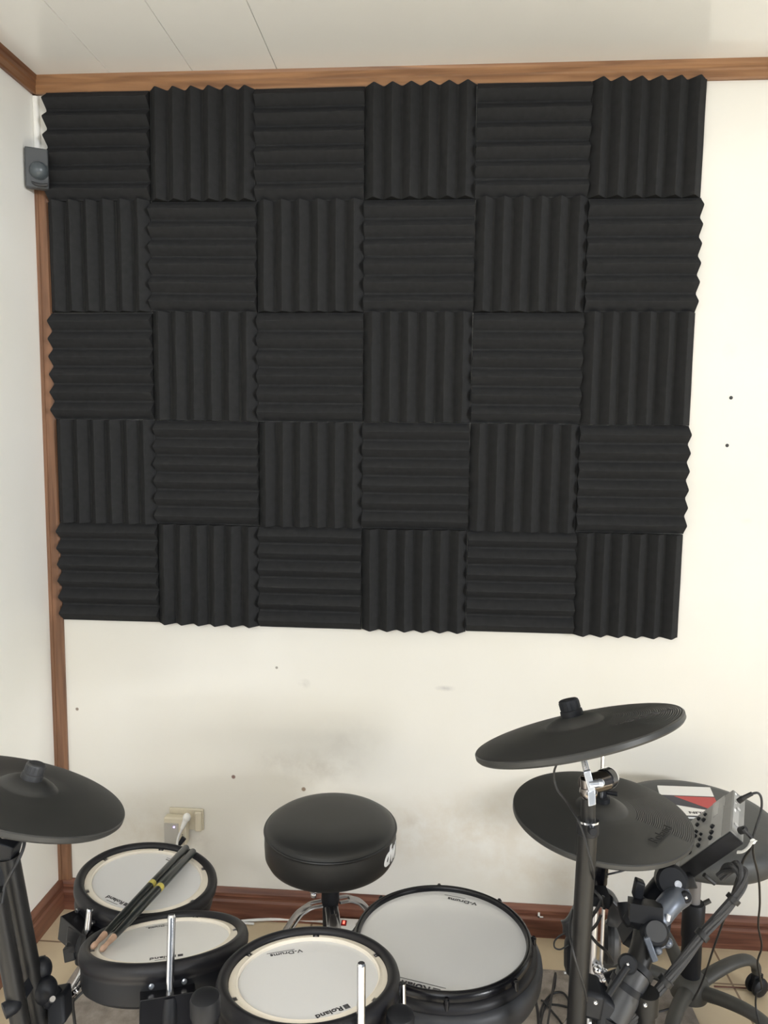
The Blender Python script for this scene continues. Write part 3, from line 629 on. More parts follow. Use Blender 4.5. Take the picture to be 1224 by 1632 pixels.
for (pts_, r_) in (([(1.4396,-0.8901,0.7265),(1.4441,-0.9097,0.7279),(1.4550,-0.9199,0.7192),(1.4630,-0.9117,0.6960)],.0026),([(1.4615,-0.9096,0.7174),(1.4512,-0.9125,0.6958),(1.4429,-0.9053,0.6743)],.0030),([(1.4391,-0.9083,0.6483),(1.4496,-0.9155,0.6680),(1.4578,-0.9132,0.6852)],.0026),([(1.4414,-0.9181,0.6486),(1.4501,-0.9282,0.6427),(1.4652,-0.9284,0.6301),(1.4787,-0.9198,0.6062)],.0026)):
    bm = B(); sweep(bm, pts_, r_, seg=8); part('wrapped_cable', bm, CORD)
bm = B(); cbox(bm, (1.4553,-0.8911,0.7049), (1,0,0), (0,0,1), .036, .034, .018); sweep(bm, [(1.4661,-0.8900,0.7083),(1.4772,-0.8900,0.7008),(1.4709,-0.8920,0.6855)], .006, seg=10); part('pivot_clamp', bm, PLAST, bev=.003)
# headphones
t = thing('headphones', 'black padded headphones hanging behind the crash stand pole', 'headphones', (1.4892,-0.7711,0.5747)); t_ = t; off = V(t.location)
bm = B(); sweep(bm, [(1.4370,-0.7589,0.5344),(1.4346,-0.7655,0.5700),(1.4489,-0.7704,0.6102),(1.4738,-0.7757,0.6382),(1.5013,-0.7740,0.6361),(1.5184,-0.7747,0.6173),(1.5226,-0.7677,0.5847),(1.5205,-0.7599,0.5638)], .017, seg=14, flat=.35, upv=(.1,0,1)); part('headband', bm, GPLAST)
for (px_, nm, pad) in (((1.5212,-0.7539,0.5232), 0, -1), ((1.4440,-0.7432,0.4865), 1, 1)):
    ax = V((1,-.15,.0)).normalized()*(-pad)
    bm = B(); lathe(bm, [(0,.014),(.020,.013),(.032,.008),(.037,0),(.036,-.006),(0,-.006)], 40, a=px_, n=ax)
    for v in bm.verts: v.co.z = px_[2] + (v.co.z-px_[2])*1.12
    cup = part('ear_cup', bm, GPLAST if pad < 0 else PLAST)
    bm = B(); lathe(bm, [(.012,-.010),(.020,-.018),(.030,-.018),(.036,-.012),(.036,-.005),(.010,-.005)], 40, closed=True, a=px_, n=ax)
    for v in bm.verts: v.co.z = px_[2] + (v.co.z-px_[2])*1.12
    part('ear_cushion', bm, VINYL, cup)
bm = B(); cyl(bm, (1.4403,-0.7569,0.4543), (1.4402,-0.7560,0.4629), .005, seg=12); cyl(bm, (1.4293,-0.7575,0.4554), (1.4403,-0.7565,0.4580), .003, seg=10); part('cable_plug', bm, SATIN)
bm = B(); sweep(bm, [(1.4308,-0.7587,0.5404),(1.4188,-0.7601,0.5354),(1.4080,-0.7621,0.5243),(1.4083,-0.7633,0.5122),(1.4193,-0.7629,0.5087),(1.4349,-0.7608,0.5173)], .0016, seg=8); part('cable_loop', bm, CORD)

# sound module
v0 = V((1.6876,-0.8528,0.8148)); E1 = V((-.52,.37,-.77))*.139; E2 = V((.38,.91,.18))*.127; E3 = V((.77,-.19,-.61))*.029; nA = -E3.normalized()
t = thing('sound_module', 'grey electronic drum sound module with black knobs, tilted in front of the stool', 'sound module', tuple(v0)); t_ = t; off = v0.copy()
bm = B(); obox(bm, v0, E1, E2, E3); part('body', bm, MODG, bev=.003)
bm = B(); obox(bm, v0 - E2.normalized()*.003 + E1*.0 , E1, E2.normalized()*.004, E3*.98); part('underside', bm, PLAST, bev=.001)
def face(u, v_, lift=0): return v0 + E1*u + E2*v_ + nA*lift
def patch(name, u, v_, du, dv, m, h=.0008):
    bm = B(); obox(bm, face(u-du/2, v_-dv/2, -.0002), E1*du, E2*dv, nA*h); part(name, bm, m, bev=.0003)
patch('panel_inlay', .27, .5, .22, .97, MODL, .0010)
patch('display', 0.296,0.749, .09, .28, SCREEN, .0018)
patch('edge_strip', .965, .5, .07, .97, MODL, .0012)
patch('slot_label', 0.160,0.818, .035, .20, MODL, .0010)
patch('slot_label', 0.189,0.209, .03, .16, MODL, .0010)
for (u, v_, r_, h_) in ((0.326,0.376,.0046,.0050),(0.331,0.248,.0046,.0050),(0.343,0.133,.0046,.0050),(0.511,0.838,.0036,.0040),(0.528,0.721,.0042,.0045),(0.639,0.850,.0038,.0045),(0.651,0.712,.0040,.0045),(0.649,0.548,.0030,.0050),(0.662,0.456,.0038,.0050),(0.548,0.399,.0030,.0040),(0.561,0.291,.0036,.0040),(0.573,0.169,.0042,.0045),(0.717,0.269,.0042,.0045),(0.735,0.152,.0042,.0045)):
    bm = B(); p_ = face(u, v_); cyl(bm, p_, p_+nA*h_, r_*1.05, r_*.85, seg=18); part('knob', bm, PLAST, bev=.0006)
B_ = lambda a_, b_: v0 + E2*a_ + E3*b_          # right end panel
nB = -E1.normalized()
bm = B(); obox(bm, B_(.06,.12)-nB*.0002, E2*.86, E3*.42, nB*.0008); part('jack_panel', bm, MODL)
bm = B()
for (a_, b_) in ((.80,.45),(.60,.45),(.22,.35)): cyl(bm, B_(a_,b_), B_(a_,b_)+nB*.003, .0040, seg=16)
part('jack_socket', bm, SATIN)
bm = B()
for (a_, b_, w_) in ((.90,.15,.10),(.70,.2,.03),(.50,.18,.16)): obox(bm, B_(a_,b_)+nB*.0004, E2*w_*.4, E3*.12, nB*.0006)
part('printed_mark', bm, LOGOW, smooth=False)

bm = B(); cyl(bm, (1.7243,-0.7921,0.8405), (1.7301,-0.7959,0.8487), .0050, seg=14); cyl(bm, (1.7289,-0.7960,0.8481), (1.7449,-0.7987,0.8598), .0042, .0036, seg=14)
sweep(bm, [(1.7437,-0.7988,0.8592),(1.7551,-0.7979,0.8605),(1.7615,-0.7985,0.8503),(1.7614,-0.8007,0.8288),(1.7507,-0.8093,0.8018),(1.7416,-0.8215,0.7879),(1.7514,-0.8049,0.7465),(1.7923,-0.7398,0.6645),(1.8312,-0.6667,0.5645),(1.8732,-0.5742,0.4550),(1.9084,-0.5200,0.3698),(1.9176,-0.4855,0.3066),(1.9473,-0.4410,0.2289),(1.9596,-0.4236,0.1935),(1.9479,-0.4257,0.1814),(1.9506,-0.4193,0.1440),(1.9508,-0.4421,0.1177)], .0022, seg=8)
tag(link('audio_cable', bm, CORD), 'black cable looping from the module jack down past the stool caster', 'cable')
bm = B(); cyl(bm, (1.7058,-0.8514,0.8157), (1.7093,-0.8605,0.8232), .0065, seg=14); sweep(bm, [(1.7060,-0.8605,0.8253),(1.7149,-0.8609,0.8157),(1.7227,-0.8612,0.8070)], .0034, seg=10)
sweep(bm, [(1.7215,-0.8612,0.8081),(1.7240,-0.8533,0.7852),(1.7239,-0.8271,0.7462),(1.7377,-0.7649,0.6557),(1.7572,-0.6761,0.5257),(1.7762,-0.5869,0.3999),(1.7886,-0.5334,0.3236),(1.7886,-0.5005,0.2521),(1.7778,-0.4864,0.2009)], .0022, seg=8)
tag(link('audio_cable', bm, CORD), 'black cable running from the angled module plug down across the stool leg', 'cable')
bm = B(); sweep(bm, [(1.6928,-0.8753,0.7894),(1.7004,-0.8793,0.7934),(1.7100,-0.8778,0.8010),(1.7174,-0.8717,0.8070),(1.7249,-0.8662,0.8054)], .0055, seg=8, flat=.25); ball(bm, (1.7204,-0.8694,0.8070), .0050, (1,.6,1))
tag(link('cable_tie', bm, WHITEP), 'white cable tie strap gripping the black cables beside the module', 'cable tie')

# module mount
t = thing('module_mount', 'black clamp arm holding the sound module on the drum rack', 'clamp', (1.5259,-0.9618,0.6544)); t_ = t; off = V(t.location)
cdir = (V((1.1647,-2.1305,1.4983))-V((1.5748,-0.8983,0.7465))).normalized(); fd = V((-.15,-.90,.40)).normalized()
bm = B(); c0 = V((1.5807,-0.8837,0.7377)); lathe(bm, [(0,.022),(.022,.022),(.0265,.017),(.0265,-.012),(.020,-.016),(0,-.016)], 32, a=c0, n=fd); part('swivel_joint', bm, PLAST, sharp=40)
bm = B(); obox(bm, (1.5742,-0.8770,0.7585), V((1.6074,-0.8772,0.7328))-V((1.5742,-0.8770,0.7585)), V((1.5668,-0.8703,0.7308))-V((1.5742,-0.8770,0.7585)), (0,.03,.0)); obox(bm, (1.5976,-0.8680,0.7311), V((1.6368,-0.8365,0.7160))-V((1.5976,-0.8680,0.7311)), V((1.6068,-0.8696,0.7093))-V((1.5976,-0.8680,0.7311)), (0,.02,0)); part('mount_bracket', bm, PLAST, bev=.004)
bm = B(); cyl(bm, c0+fd*.021+V((.009,0,-.004)), c0+fd*.026+V((.009,0,-.004)), .0060, seg=16); cyl(bm, c0+fd*.026+V((.009,0,-.004)), c0+fd*.028+V((.009,0,-.004)), .0032, seg=6); part('joint_bolt', bm, SATIN)
c1 = V((1.5942,-0.9188,0.7302)); bm = B(); lathe(bm, [(0,.008),(.007,.008),(.0095,.005),(.0095,-.012),(0,-.012)], 24, a=c1, n=fd); part('small_knob', bm, PLAST)
bm = B(); ball(bm, c1+fd*.0085, .0032); part('knob_screw', bm, CHROME)
bm = B(); sweep(bm, [(1.5946,-0.8995,0.7211),(1.5711,-0.9214,0.7205),(1.5495,-0.9349,0.7035),(1.5343,-0.9475,0.6890)], .0190, seg=20); part('arm_tube', bm, LGREY)
bm = B(); cyl(bm, (1.5810,-0.9149,0.7280), (1.5918,-0.9150,0.7197), .0045, seg=12); cyl(bm, (1.5587,-0.9431,0.7152), (1.5611,-0.9443,0.7017), .0048, seg=12); part('arm_bolt', bm, PLAST)
bm = B(); cyl(bm, (1.5858,-0.9198,0.7259), (1.5881,-0.9205,0.7175), .0038, seg=12); cyl(bm, (1.5583,-0.9509,0.7172), (1.5564,-0.9520,0.7079), .0034, seg=12); part('bolt_tip', bm, LOGOW)
bm = B(); sweep(bm, [(1.5833,-0.8601,0.7206),(1.5629,-0.8733,0.7044),(1.5378,-0.8967,0.6905),(1.5239,-0.9190,0.6796)], .021, seg=18); part('clamp_yoke', bm, PLAST)
bm = B(); sweep(bm, [(1.5060,-0.9281,0.7018),(1.5195,-0.9326,0.6978),(1.5423,-0.9365,0.6929),(1.5540,-0.9365,0.6847)], .024, seg=10, flat=.8); cbox(bm, (1.5227,-0.9407,0.7147), fd.cross(V((0,0,1))), (0,.3,1), .052, .040, .028); cyl(bm, (1.5031,-0.9300,0.6859), (1.5191,-0.9302,0.7209), .014, seg=14); lathe(bm, [(0,.040),(.017,.040),(.022,.034),(.024,.0),(0,0)], 28, a=(1.5373,-0.9379,0.6824), n=fd); part('clamp_body', bm, PLAST, sharp=50)
bm = B(); c2 = V((1.5383,-0.9374,0.6866))+fd*.0405; cyl(bm, c2, c2+fd*.0015, .0160, seg=32); part('clamp_cap', bm, GPLAST)
bm = B(); obox(bm, (1.5066,-0.9256,0.7260), V((1.5225,-0.9250,0.7199))-V((1.5066,-0.9256,0.7260)), V((1.5123,-0.9221,0.7556))-V((1.5066,-0.9256,0.7260)), (0,.016,0)); part('clamp_lever', bm, PLAST, bev=.003)
bm = B(); sweep(bm, [(1.5189,-0.9154,0.7178),(1.5340,-0.9153,0.7084),(1.5478,-0.9052,0.6991)], .009, seg=12); part('lever_arm', bm, PLAST)
bm = B(); cyl(bm, (1.5070,-0.9417,0.7156), (1.5152,-0.9404,0.7229), .0022, seg=10); ball(bm, (1.5152,-0.9403,0.7240), .0035); part('lever_pin', bm, CHROME)
bm = B(); obox(bm, (1.5114,-0.9792,0.6914), V((1.5215,-0.9780,0.6955))-V((1.5114,-0.9792,0.6914)), V((1.5234,-0.9917,0.6591))-V((1.5114,-0.9792,0.6914)), (0,.006,0)); part('wing_nut', bm, LGREY, bev=.002)
bm = B(); cyl(bm, (1.5299,-0.9607,0.6626), (1.5544,-0.9580,0.6712), .0055, seg=14); ball(bm, (1.5565,-0.9576,0.6732), .0085); ball(bm, (1.5351,-0.9793,0.6734), .0065); part('side_bolt', bm, LGREY)
bm = B(); sweep(bm, [(1.5100,-0.8882,0.6947),(1.5121,-0.8997,0.6794),(1.5270,-0.9103,0.6646),(1.5395,-0.9212,0.6480)], .020, seg=16); cbox(bm, (1.5229,-0.9119,0.6517), (1,0,-.6), (0,0,1), .05, .04, .04); part('rear_clamp', bm, PLAST, bev=.006)
# drum rack
t = thing('drum_rack', 'black tubular drum rack with capped posts, chrome rods and clamps', 'drum rack', (1.0,-1.26,.008)); t_ = t; off = V(t.location)
bm = B(); sweep(bm, [(1.5269,-0.9389,0.6802),(1.5135,-0.9627,0.6542),(1.4924,-0.9872,0.6274),(1.4669,-1.0129,0.5919),(1.4406,-1.0292,0.5500),(1.36,-1.16,.50)], .0195, seg=24); part('curved_tube', bm, TUBE)
bm = B(); sweep(bm, [(1.4927,-1.0046,0.6539),(1.4809,-1.0150,0.6398),(1.4607,-1.0313,0.6132),(1.4500,-1.0385,0.5993)], .0250, seg=28); part('tube_sleeve', bm, GPLAST)
bm = B()
for (p, q_) in (((1.4979,-0.9988,0.6574),(1.4917,-1.0049,0.6519)), ((1.4809,-1.0148,0.6417),(1.4756,-1.0180,0.6333)), ((1.4518,-1.0378,0.6052),(1.4481,-1.0391,0.5954))): cyl(bm, p, q_, .0272, seg=28)
cyl(bm, (1.4369,-1.0683,0.6615), (1.4671,-1.0524,0.6972), .0055, seg=12); part('sleeve_band', bm, PLAST)
bm = B(); c3 = V((1.4778,-1.0138,0.6728)); lathe(bm, [(0,.014),(.012,.013),(.015,.008),(.014,-.016),(0,-.016)], 24, a=c3, n=(-.2,-.8,.55)); part('clamp_knob', bm, PLAST)
bm = B(); ball(bm, c3+V((-.2,-.8,.55)).normalized()*.0145, .0028); ball(bm, (1.4950,-1.0564,0.6384), .0035); ball(bm, (1.4127,-1.0900,0.6641), .0035); part('knob_screw', bm, CHROME)
bm = B(); obox(bm, (1.4029,-1.0610,0.6583), V((1.4356,-1.0596,0.6492))-V((1.4029,-1.0610,0.6583)), V((1.3970,-1.0656,0.6182))-V((1.4029,-1.0610,0.6583)), (0,.05,.0)); obox(bm, (1.4302,-1.0503,0.6454), V((1.4566,-1.0502,0.6275))-V((1.4302,-1.0503,0.6454)), V((1.4212,-1.0656,0.6014))-V((1.4302,-1.0503,0.6454)), (0,.04,0)); part('pole_clamp', bm, PLAST, bev=.006)
bm = B(); sweep(bm, [(1.4508,-0.9903,0.6269),(1.4709,-0.9880,0.6342),(1.4890,-0.9860,0.6415)], .011, seg=12, flat=.6); part('clamp_handle', bm, PLAST)
a = V((1.5056,-1.0267,0.6254)); bm = B(); cyl(bm, a, (a.x,a.y,.012), .0150, seg=28); cyl(bm, a+V((0,0,-.02)), a+V((0,0,.012)), .019, seg=28); part('post', bm, TUBE)
PA, PB = V((0.8690,-1.2365,0.7502)), V((1.1266,-1.1780,0.6958))
for p in (PA, PB):
    bm = B(); cyl(bm, (p.x,p.y,.012), p+V((0,0,-.008)), .0178, seg=32); part('post', bm, TUBE)
    bm = B(); lathe(bm, [(0,.006),(.014,.006),(.0185,.0035),(.0200,-.001),(.0200,-.022),(.0178,-.024)], 32, a=p); part('end_cap', bm, PLAST)
bm = B(); sweep(bm, [(.50,-1.15,.47),(.70,-1.26,.48),(PA.x,PA.y-.0,.48),(1.0,-1.27,.48),(PB.x,PB.y,.48),(1.32,-1.22,.49),(a.x,a.y,.50)], .0178, seg=24); part('cross_tube', bm, TUBE)
for p in (PA, PB, V((.50,-1.15,.47))):
    bm = B(); cyl(bm, (p.x,p.y,.445), (p.x,p.y,.515), .030, seg=28); cbox(bm, (p.x,p.y,.48), (1,0,0), (0,0,1), .08, .045, .045); part('clamp', bm, PLAST, bev=.004)
def disc(c, n, r_, ang, z):
    q = V((0,0,1)).rotation_difference(V(n).normalized()); ang = math.radians(ang); return V(c) + q @ V((r_*math.cos(ang), r_*math.sin(ang), z))
for (c, n, r_, ang, zt_, tz) in (((.985,-1.104,.69),(-.02,.15,.988),.146,-51.5,.083,(1.07,-1.265,.48)),((.721,-.990,.649),(-.067,.306,.95),.146,-67,.076,(.76,-1.255,.48)),((.6,-.768,.61),(.122,.06,.991),.150,-111,.012,(.52,-1.0,.46))):
    top = disc(c, n, r_, ang, zt_); low = disc(c, n, r_, ang, -.085)
    bm = B(); cyl(bm, low, top-(top-low).normalized()*.003, .0060, seg=20); cyl(bm, top-(top-low).normalized()*.003, top, .0060, .0046, seg=20); sweep(bm, [low+(top-low)*.02, low, low+V((0,-.01,-.02)), (V(tz)+low)/2, tz], .0060, seg=14); rd = part('mounting_rod', bm, CHROME, sharp=50)
    bm = B(); cyl(bm, top-(top-low).normalized()*.0004, top+(top-low).normalized()*.0005, .0040, seg=18); part('rod_bore', bm, INK, rd)
bm = B(); sn = V((1.1284,-1.1387,0.6845)); cyl(bm, sn+V((0,0,-.03)), (1.1268,-1.1314,0.7079), .0060, .0050, seg=18); part('mounting_rod', bm, CHROME)
for (c, n, r_, ang) in (((.985,-1.104,.69),(-.02,.15,.988),.147,-51.5),((.721,-.990,.649),(-.067,.306,.95),.147,-67),((.6,-.768,.61),(.122,.06,.991),.148,-111)):
    bm = B(); sweep(bm, [disc(c,n,r_+.006,ang,-.036), disc(c,n,r_+.012,ang,-.060), disc(c,n,r_+.008,ang,-.085)], .011, seg=14); part('rod_grip', bm, PLAST)
# hooked stop on the far left pad's clamp
bm = B(); obox(bm, (0.5010,-0.9014,0.5931), V((0.5496,-0.9276,0.5978))-V((0.5010,-0.9014,0.5931)), V((0.5032,-0.9147,0.5611))-V((0.5010,-0.9014,0.5931)), (0,.03,0)); obox(bm, (0.5024,-0.9242,0.5668), V((0.5227,-0.9221,0.5727))-V((0.5024,-0.9242,0.5668)), V((0.5113,-0.9356,0.5480))-V((0.5024,-0.9242,0.5668)), (0,.02,0)); obox(bm, (0.5063,-0.9130,0.5747), V((0.5350,-0.9205,0.5796))-V((0.5063,-0.9130,0.5747)), V((0.5048,-0.9246,0.5612))-V((0.5063,-0.9130,0.5747)), (0,.02,0)); part('hook_bracket', bm, GLOSS, bev=.002)

# left stand
a, b = V((0.5062,-1.0716,0.7955)), V((0.5437,-1.0740,0.5513)); foot = ext(a, b, .012)
t = thing('cymbal_boom_stand', 'cluster of black tubes carrying the left crash cymbal, at the left edge', 'stand', (foot.x,foot.y,.008)); t_ = t; off = V(t.location)
bm = B(); cyl(bm, (0.4996,-1.0686,0.8299), foot, .0155, seg=28); part('pole', bm, TUBE)
bm = B(); a2, b2 = V((0.5101,-1.1206,0.8064)), V((0.5454,-1.1294,0.5987)); cyl(bm, a2, ext(a2,b2,.012), .0140, seg=28); part('brace_tube', bm, TUBE)
a3 = V((0.4444,-0.9418,0.6322)); bm = B(); cyl(bm, a3, (a3.x+.02,a3.y,.012), .0105, seg=24); cyl(bm, a3+V((0,0,-.012)), a3+V((0,0,.003)), .0118, seg=24); part('rear_tube', bm, TUBE)
bm = B(); sweep(bm, [(0.4996,-1.0459,0.8538),(0.4937,-1.0582,0.8372),(0.4901,-1.0713,0.8101),(0.4927,-1.0747,0.7756)], .0150, seg=18); cbox(bm, (0.4889,-1.0653,0.8201), (.3,0,1), (1,0,0), .075, .030, .032); part('tilter', bm, PLAST, bev=.003)
bm = B(); cyl(bm, (0.4977,-1.0465,0.8497), V((.512,-1.034,.92)) + V((.287,.232,.929)).normalized()*.027, .0050, seg=16); part('tilter_rod', bm, CHROME)
bm = B(); obox(bm, (0.4967,-1.0843,0.8751), V((0.5201,-1.0826,0.8744))-V((0.4967,-1.0843,0.8751)), V((0.4988,-1.0848,0.8684))-V((0.4967,-1.0843,0.8751)), (0,.01,0)); part('tilter_plate', bm, STEEL, bev=.001)
bm = B(); sweep(bm, [(0.5187,-1.0370,0.6343),(0.5276,-1.0482,0.6169),(0.5394,-1.0591,0.6010)], .0150, seg=16); ball(bm, (0.5388,-1.0560,0.6314), .0165, (1,1,1.25), 24); ball(bm, (0.5507,-1.0679,0.6056), .019, (1,1,1.2), 24); part('clamp_joint', bm, PLAST)
bm = B(); cyl(bm, (0.5436,-1.0595,0.5940), (0.5670,-1.0681,0.5917), .017, seg=24); obox(bm, (0.5509,-1.0691,0.5935), V((0.5800,-1.0664,0.5989))-V((0.5509,-1.0691,0.5935)), V((0.5642,-1.0918,0.5594))-V((0.5509,-1.0691,0.5935)), (0,.03,0)); part('clamp', bm, PLAST, bev=.005)
bm = B(); cyl(bm, (0.5737,-1.0911,0.6087), (0.5807,-1.0997,0.6183), .0042, seg=16); part('clamp_bolt', bm, STEEL)
bm = B(); cyl(bm, (0.5702,-1.0588,0.5822), (0.5776,-1.0388,0.5753), .0052, seg=14); cyl(bm, (0.5827,-1.0380,0.5795), (0.5855,-1.0179,0.5771), .0045, seg=14); ball(bm, (0.5844,-1.0329,0.5789), .0060); part('side_rod', bm, CHROME)
bm = B(); cyl(bm, (0.5766,-1.0390,0.5743), (0.5838,-1.0360,0.5790), .0062, seg=14); part('rod_collar', bm, mat('dark_chrome',(.20,.18,.17),.2,metal=1))
bm = B(); sweep(bm, [(0.5343,-1.1168,0.6310),(0.5399,-1.1362,0.6349),(0.5307,-1.1471,0.6330)], .012, seg=14); obox(bm, (0.5452,-1.1235,0.6559), V((0.5532,-1.1247,0.6388))-V((0.5452,-1.1235,0.6559)), V((0.5305,-1.1373,0.6310))-V((0.5452,-1.1235,0.6559)), (0,.02,0)); part('tube_clamp', bm, PLAST, bev=.004)

# cables
def cable(label, pts, r_=.0017, name='cable', m=CORD):
    bm = B(); sweep(bm, pts, r_, seg=8, k=10); return tag(link(name, bm, m), label, 'cable')
cable('thin black cable curving from the right crash cymbal down its stand', [(1.3518,-1.0480,1.0152),(1.3481,-1.0404,0.9938),(1.3523,-1.0425,0.9711),(1.3661,-1.0532,0.9554),(1.3776,-1.0738,0.9424),(1.3858,-1.0821,0.9251),(1.3930,-1.0872,0.8995),(1.4008,-1.0893,0.8741),(1.4064,-1.0715,0.8477),(1.4054,-1.0538,0.8245),(1.4032,-1.0472,0.7917)])
cable('thin black cable wound down the lower part of the right crash stand', [(1.3834,-1.0450,0.7788),(1.3754,-1.0673,0.7632),(1.3748,-1.0937,0.7522),(1.3817,-1.1007,0.7282),(1.3925,-1.0981,0.6972),(1.4006,-1.0906,0.6668)])
cable('short black cable from the hi-hat sensor to the rack', [(1.4746,-0.8670,0.7304),(1.4900,-0.8655,0.7338),(1.5045,-0.8593,0.7344),(1.5191,-0.8529,0.7372),(1.5284,-0.8421,0.7383)])
cable('thick black cable dropping from the left crash cymbal', [(0.5357,-1.0818,0.8717),(0.5386,-1.0929,0.8598),(0.5359,-1.1046,0.8453),(0.5314,-1.1164,0.8321),(0.5232,-1.1189,0.8141),(0.5247,-1.1309,0.7939)], .0026)
cable('black cord leaving the snare pad and coiling on the rug', [(1.352,-.83,.50),(1.375,-.80,.40),(1.40,-.70,.20),(1.5024,-0.2511,0.0600),(1.5078,-0.2267,0.0120),(1.4874,-0.2738,0.0120),(1.4646,-0.3192,0.0120),(1.4471,-0.3783,0.0120)], .0028)
cable('black cord looped on the rug left of the right crash stand', [(1.4477,-0.3499,0.0120),(1.4680,-0.2943,0.0130),(1.4966,-0.2564,0.0130),(1.5243,-0.2494,0.0130),(1.5365,-0.2751,0.0130),(1.5330,-0.3144,0.0130),(1.5132,-0.3564,0.0120),(1.4852,-0.3947,0.0120)], .0028)
cable('black cord lying straight across the rug behind the right crash stand', [(1.4626,-0.2853,0.0160),(1.4848,-0.2916,0.0120),(1.5106,-0.2937,0.0120),(1.5388,-0.2999,0.0120),(1.5692,-0.3100,0.0120)], .0026)
cable('black cord crossing the rug diagonally to the right crash stand', [(1.4682,-0.2917,0.0180),(1.4875,-0.3172,0.0120),(1.5043,-0.3531,0.0120),(1.5194,-0.4111,0.0120)], .0026)
cable('thin dark cord lying across the floor under the swivel stool', [(1.7564,-0.2978,0.0120),(1.7875,-0.2844,0.0120),(1.8291,-0.2644,0.0110),(1.8673,-0.2374,0.0060),(1.9033,-0.2183,0.0040)], .0024)
cable('brown cord stretched over the floor tiles behind the swivel stool', [(1.9475,-0.1776,0.0040),(1.9760,-0.1774,0.0040),(2.0148,-0.1763,0.0040),(2.0595,-0.1770,0.0040),(2.1082,-0.1797,0.0040)], .0022, m=mat('brown_cord',(.10,.03,.015),.5))
cable('black cable rising from the rug towards the left stand, the slanting one', [(0.5040,-0.9759,0.4552),(0.5085,-0.9449,0.4594),(0.5184,-0.9136,0.4626),(0.5353,-0.8912,0.4733),(0.5366,-0.8712,0.4704)], .0026)
cable('black cable hanging down from the chrome rod of the left stand', [(0.5746,-1.0253,0.5619),(0.5739,-1.0268,0.5473),(0.5763,-1.0286,0.5286),(0.5799,-1.0310,0.5026)], .0026)
bm = B(); path = [(1.6822,-0.8424,0.7247),(1.6892,-0.8501,0.7428),(1.6952,-0.8682,0.7589),(1.7022,-0.8782,0.7539),(1.6983,-0.8899,0.7416),(1.6808,-0.9033,0.7219),(1.6509,-0.9182,0.6961),(1.6174,-0.9380,0.6742),(1.5754,-0.9691,0.6466),(1.5292,-1.0052,0.6225),(1.4865,-1.0312,0.5959),(1.4505,-1.0473,0.5625),(1.385,-1.16,.515)]
sp = smooth_path(path, 6)
for k in range(4):
    pts = []
    for i, p in enumerate(sp):
        tt = 2*PI*(i/55 + k/4); g = .0052 if i > 20 else .0070
        pts.append(p + V((math.cos(tt)*g*.9, 0, math.sin(tt)*g)))
    sweep(bm, pts, .0046, seg=8, k=1)
lm = tag(link('cable_loom', bm, mat('braid_sleeve',(.030,.030,.032),.6,bump=.6,bscale=500,bdist=.001)), 'thick bundle of dark cables arching from behind the module down to the rack', 'cable bundle')
for (p, q_) in (((1.6818,-0.9030,0.7240),(1.6766,-0.9040,0.7176)), ((1.6223,-0.9352,0.6781),(1.6154,-0.9384,0.6721)), ((1.5480,-0.9924,0.6353),(1.5421,-0.9936,0.6283))): bm = B(); cyl(bm, p, q_, .0118, seg=20); link('strap', bm, CORD, lm)
cable('black wire dangling behind the module below the stool seat', [(1.6510,-0.8445,0.7265),(1.6600,-0.8446,0.7189),(1.6702,-0.8447,0.7112)], .0042)



# ------------------------------------------------------------------ office stool and booklet
SX, SY = 1.842, -.285
t = thing('swivel_stool', 'round dark padded swivel stool with a five legged wheeled base', 'stool', (SX,SY,0))
bm = B(); lathe(bm, [(0,.545),(.12,.544),(.170,.541),(.195,.535),(.208,.524),(.213,.508),(.212,.488),(.204,.472),(.185,.463),(0,.460)], 96, a=(0,.030,0)); link('seat', bm, SEATM, t, sharp=60)
bm = B(); cyl(bm, (0,0,.44), (0,0,.462), .10, .12, seg=32); cyl(bm, (0,0,.42), (0,0,.44), .03, seg=24); link('seat_plate', bm, CHAIRP, t)
bm = B(); cyl(bm, (0,0,.20), (0,0,.43), .0145, seg=28); link('gas_lift', bm, GASG, t)
bm = B(); lathe(bm, [(0,.315),(.024,.315),(.0275,.309),(.0275,.22),(.0245,.214),(.0255,.13),(.0245,.098),(0,.095)], 32); link('column_cover', bm, PLAST, t, sharp=40)
bm = B(); cyl(bm, (.018,.004,.305), (.042,.006,.318), .006, seg=12); link('height_lever', bm, CHAIRP, t)
bm = B(); lathe(bm, [(0,.118),(.030,.116),(.044,.105),(.050,.085),(.046,.060),(0,.055)], 40); link('hub', bm, CHAIRP, t, sharp=50)
for a in (24, -48, -120, -192, -264):
    ar = math.radians(a); d = V((math.cos(ar), math.sin(ar), 0))
    pts = [d*.03+V((0,0,.085)), d*.09+V((0,0,.103)), d*.15+V((0,0,.113)), d*.195+V((0,0,.108)), d*.222+V((0,0,.086)), d*.228+V((0,0,.064))]
    bm = B(); sweep(bm, pts, .020, seg=14, r2=.0135, flat=.85); lg = link('leg', bm, CHAIRP, t)
    bm = B(); w = V((-d.y, d.x, 0)); cc = d*.232+V((0,0,.0265))
    for s_ in (-1,1):
        lathe(bm, [(0,.011),(.018,.010),(.0245,.006),(.0262,0),(.0245,-.004),(0,-.005)], 28, a=cc+w*s_*.010, n=w*s_)
    cbox(bm, cc+V((0,0,.016)), d, (0,0,1), .030, .012, .030)
    link('caster', bm, PLAST, lg, sharp=40)
zt = .5455
t = thing('booklet', 'thin booklet with white bands and a red wedge lying on the swivel stool', 'booklet', (1.853,-.130,zt))
yd = V((-.16,-1,0)).normalized(); xd = V((1,.02,0)).normalized()
Wd, Ln = .142, .170
bm = B(); obox(bm, xd*(-Wd/2), xd*Wd, yd*Ln, (0,0,.005)); link('pages', bm, BOOKW, t, smooth=False)
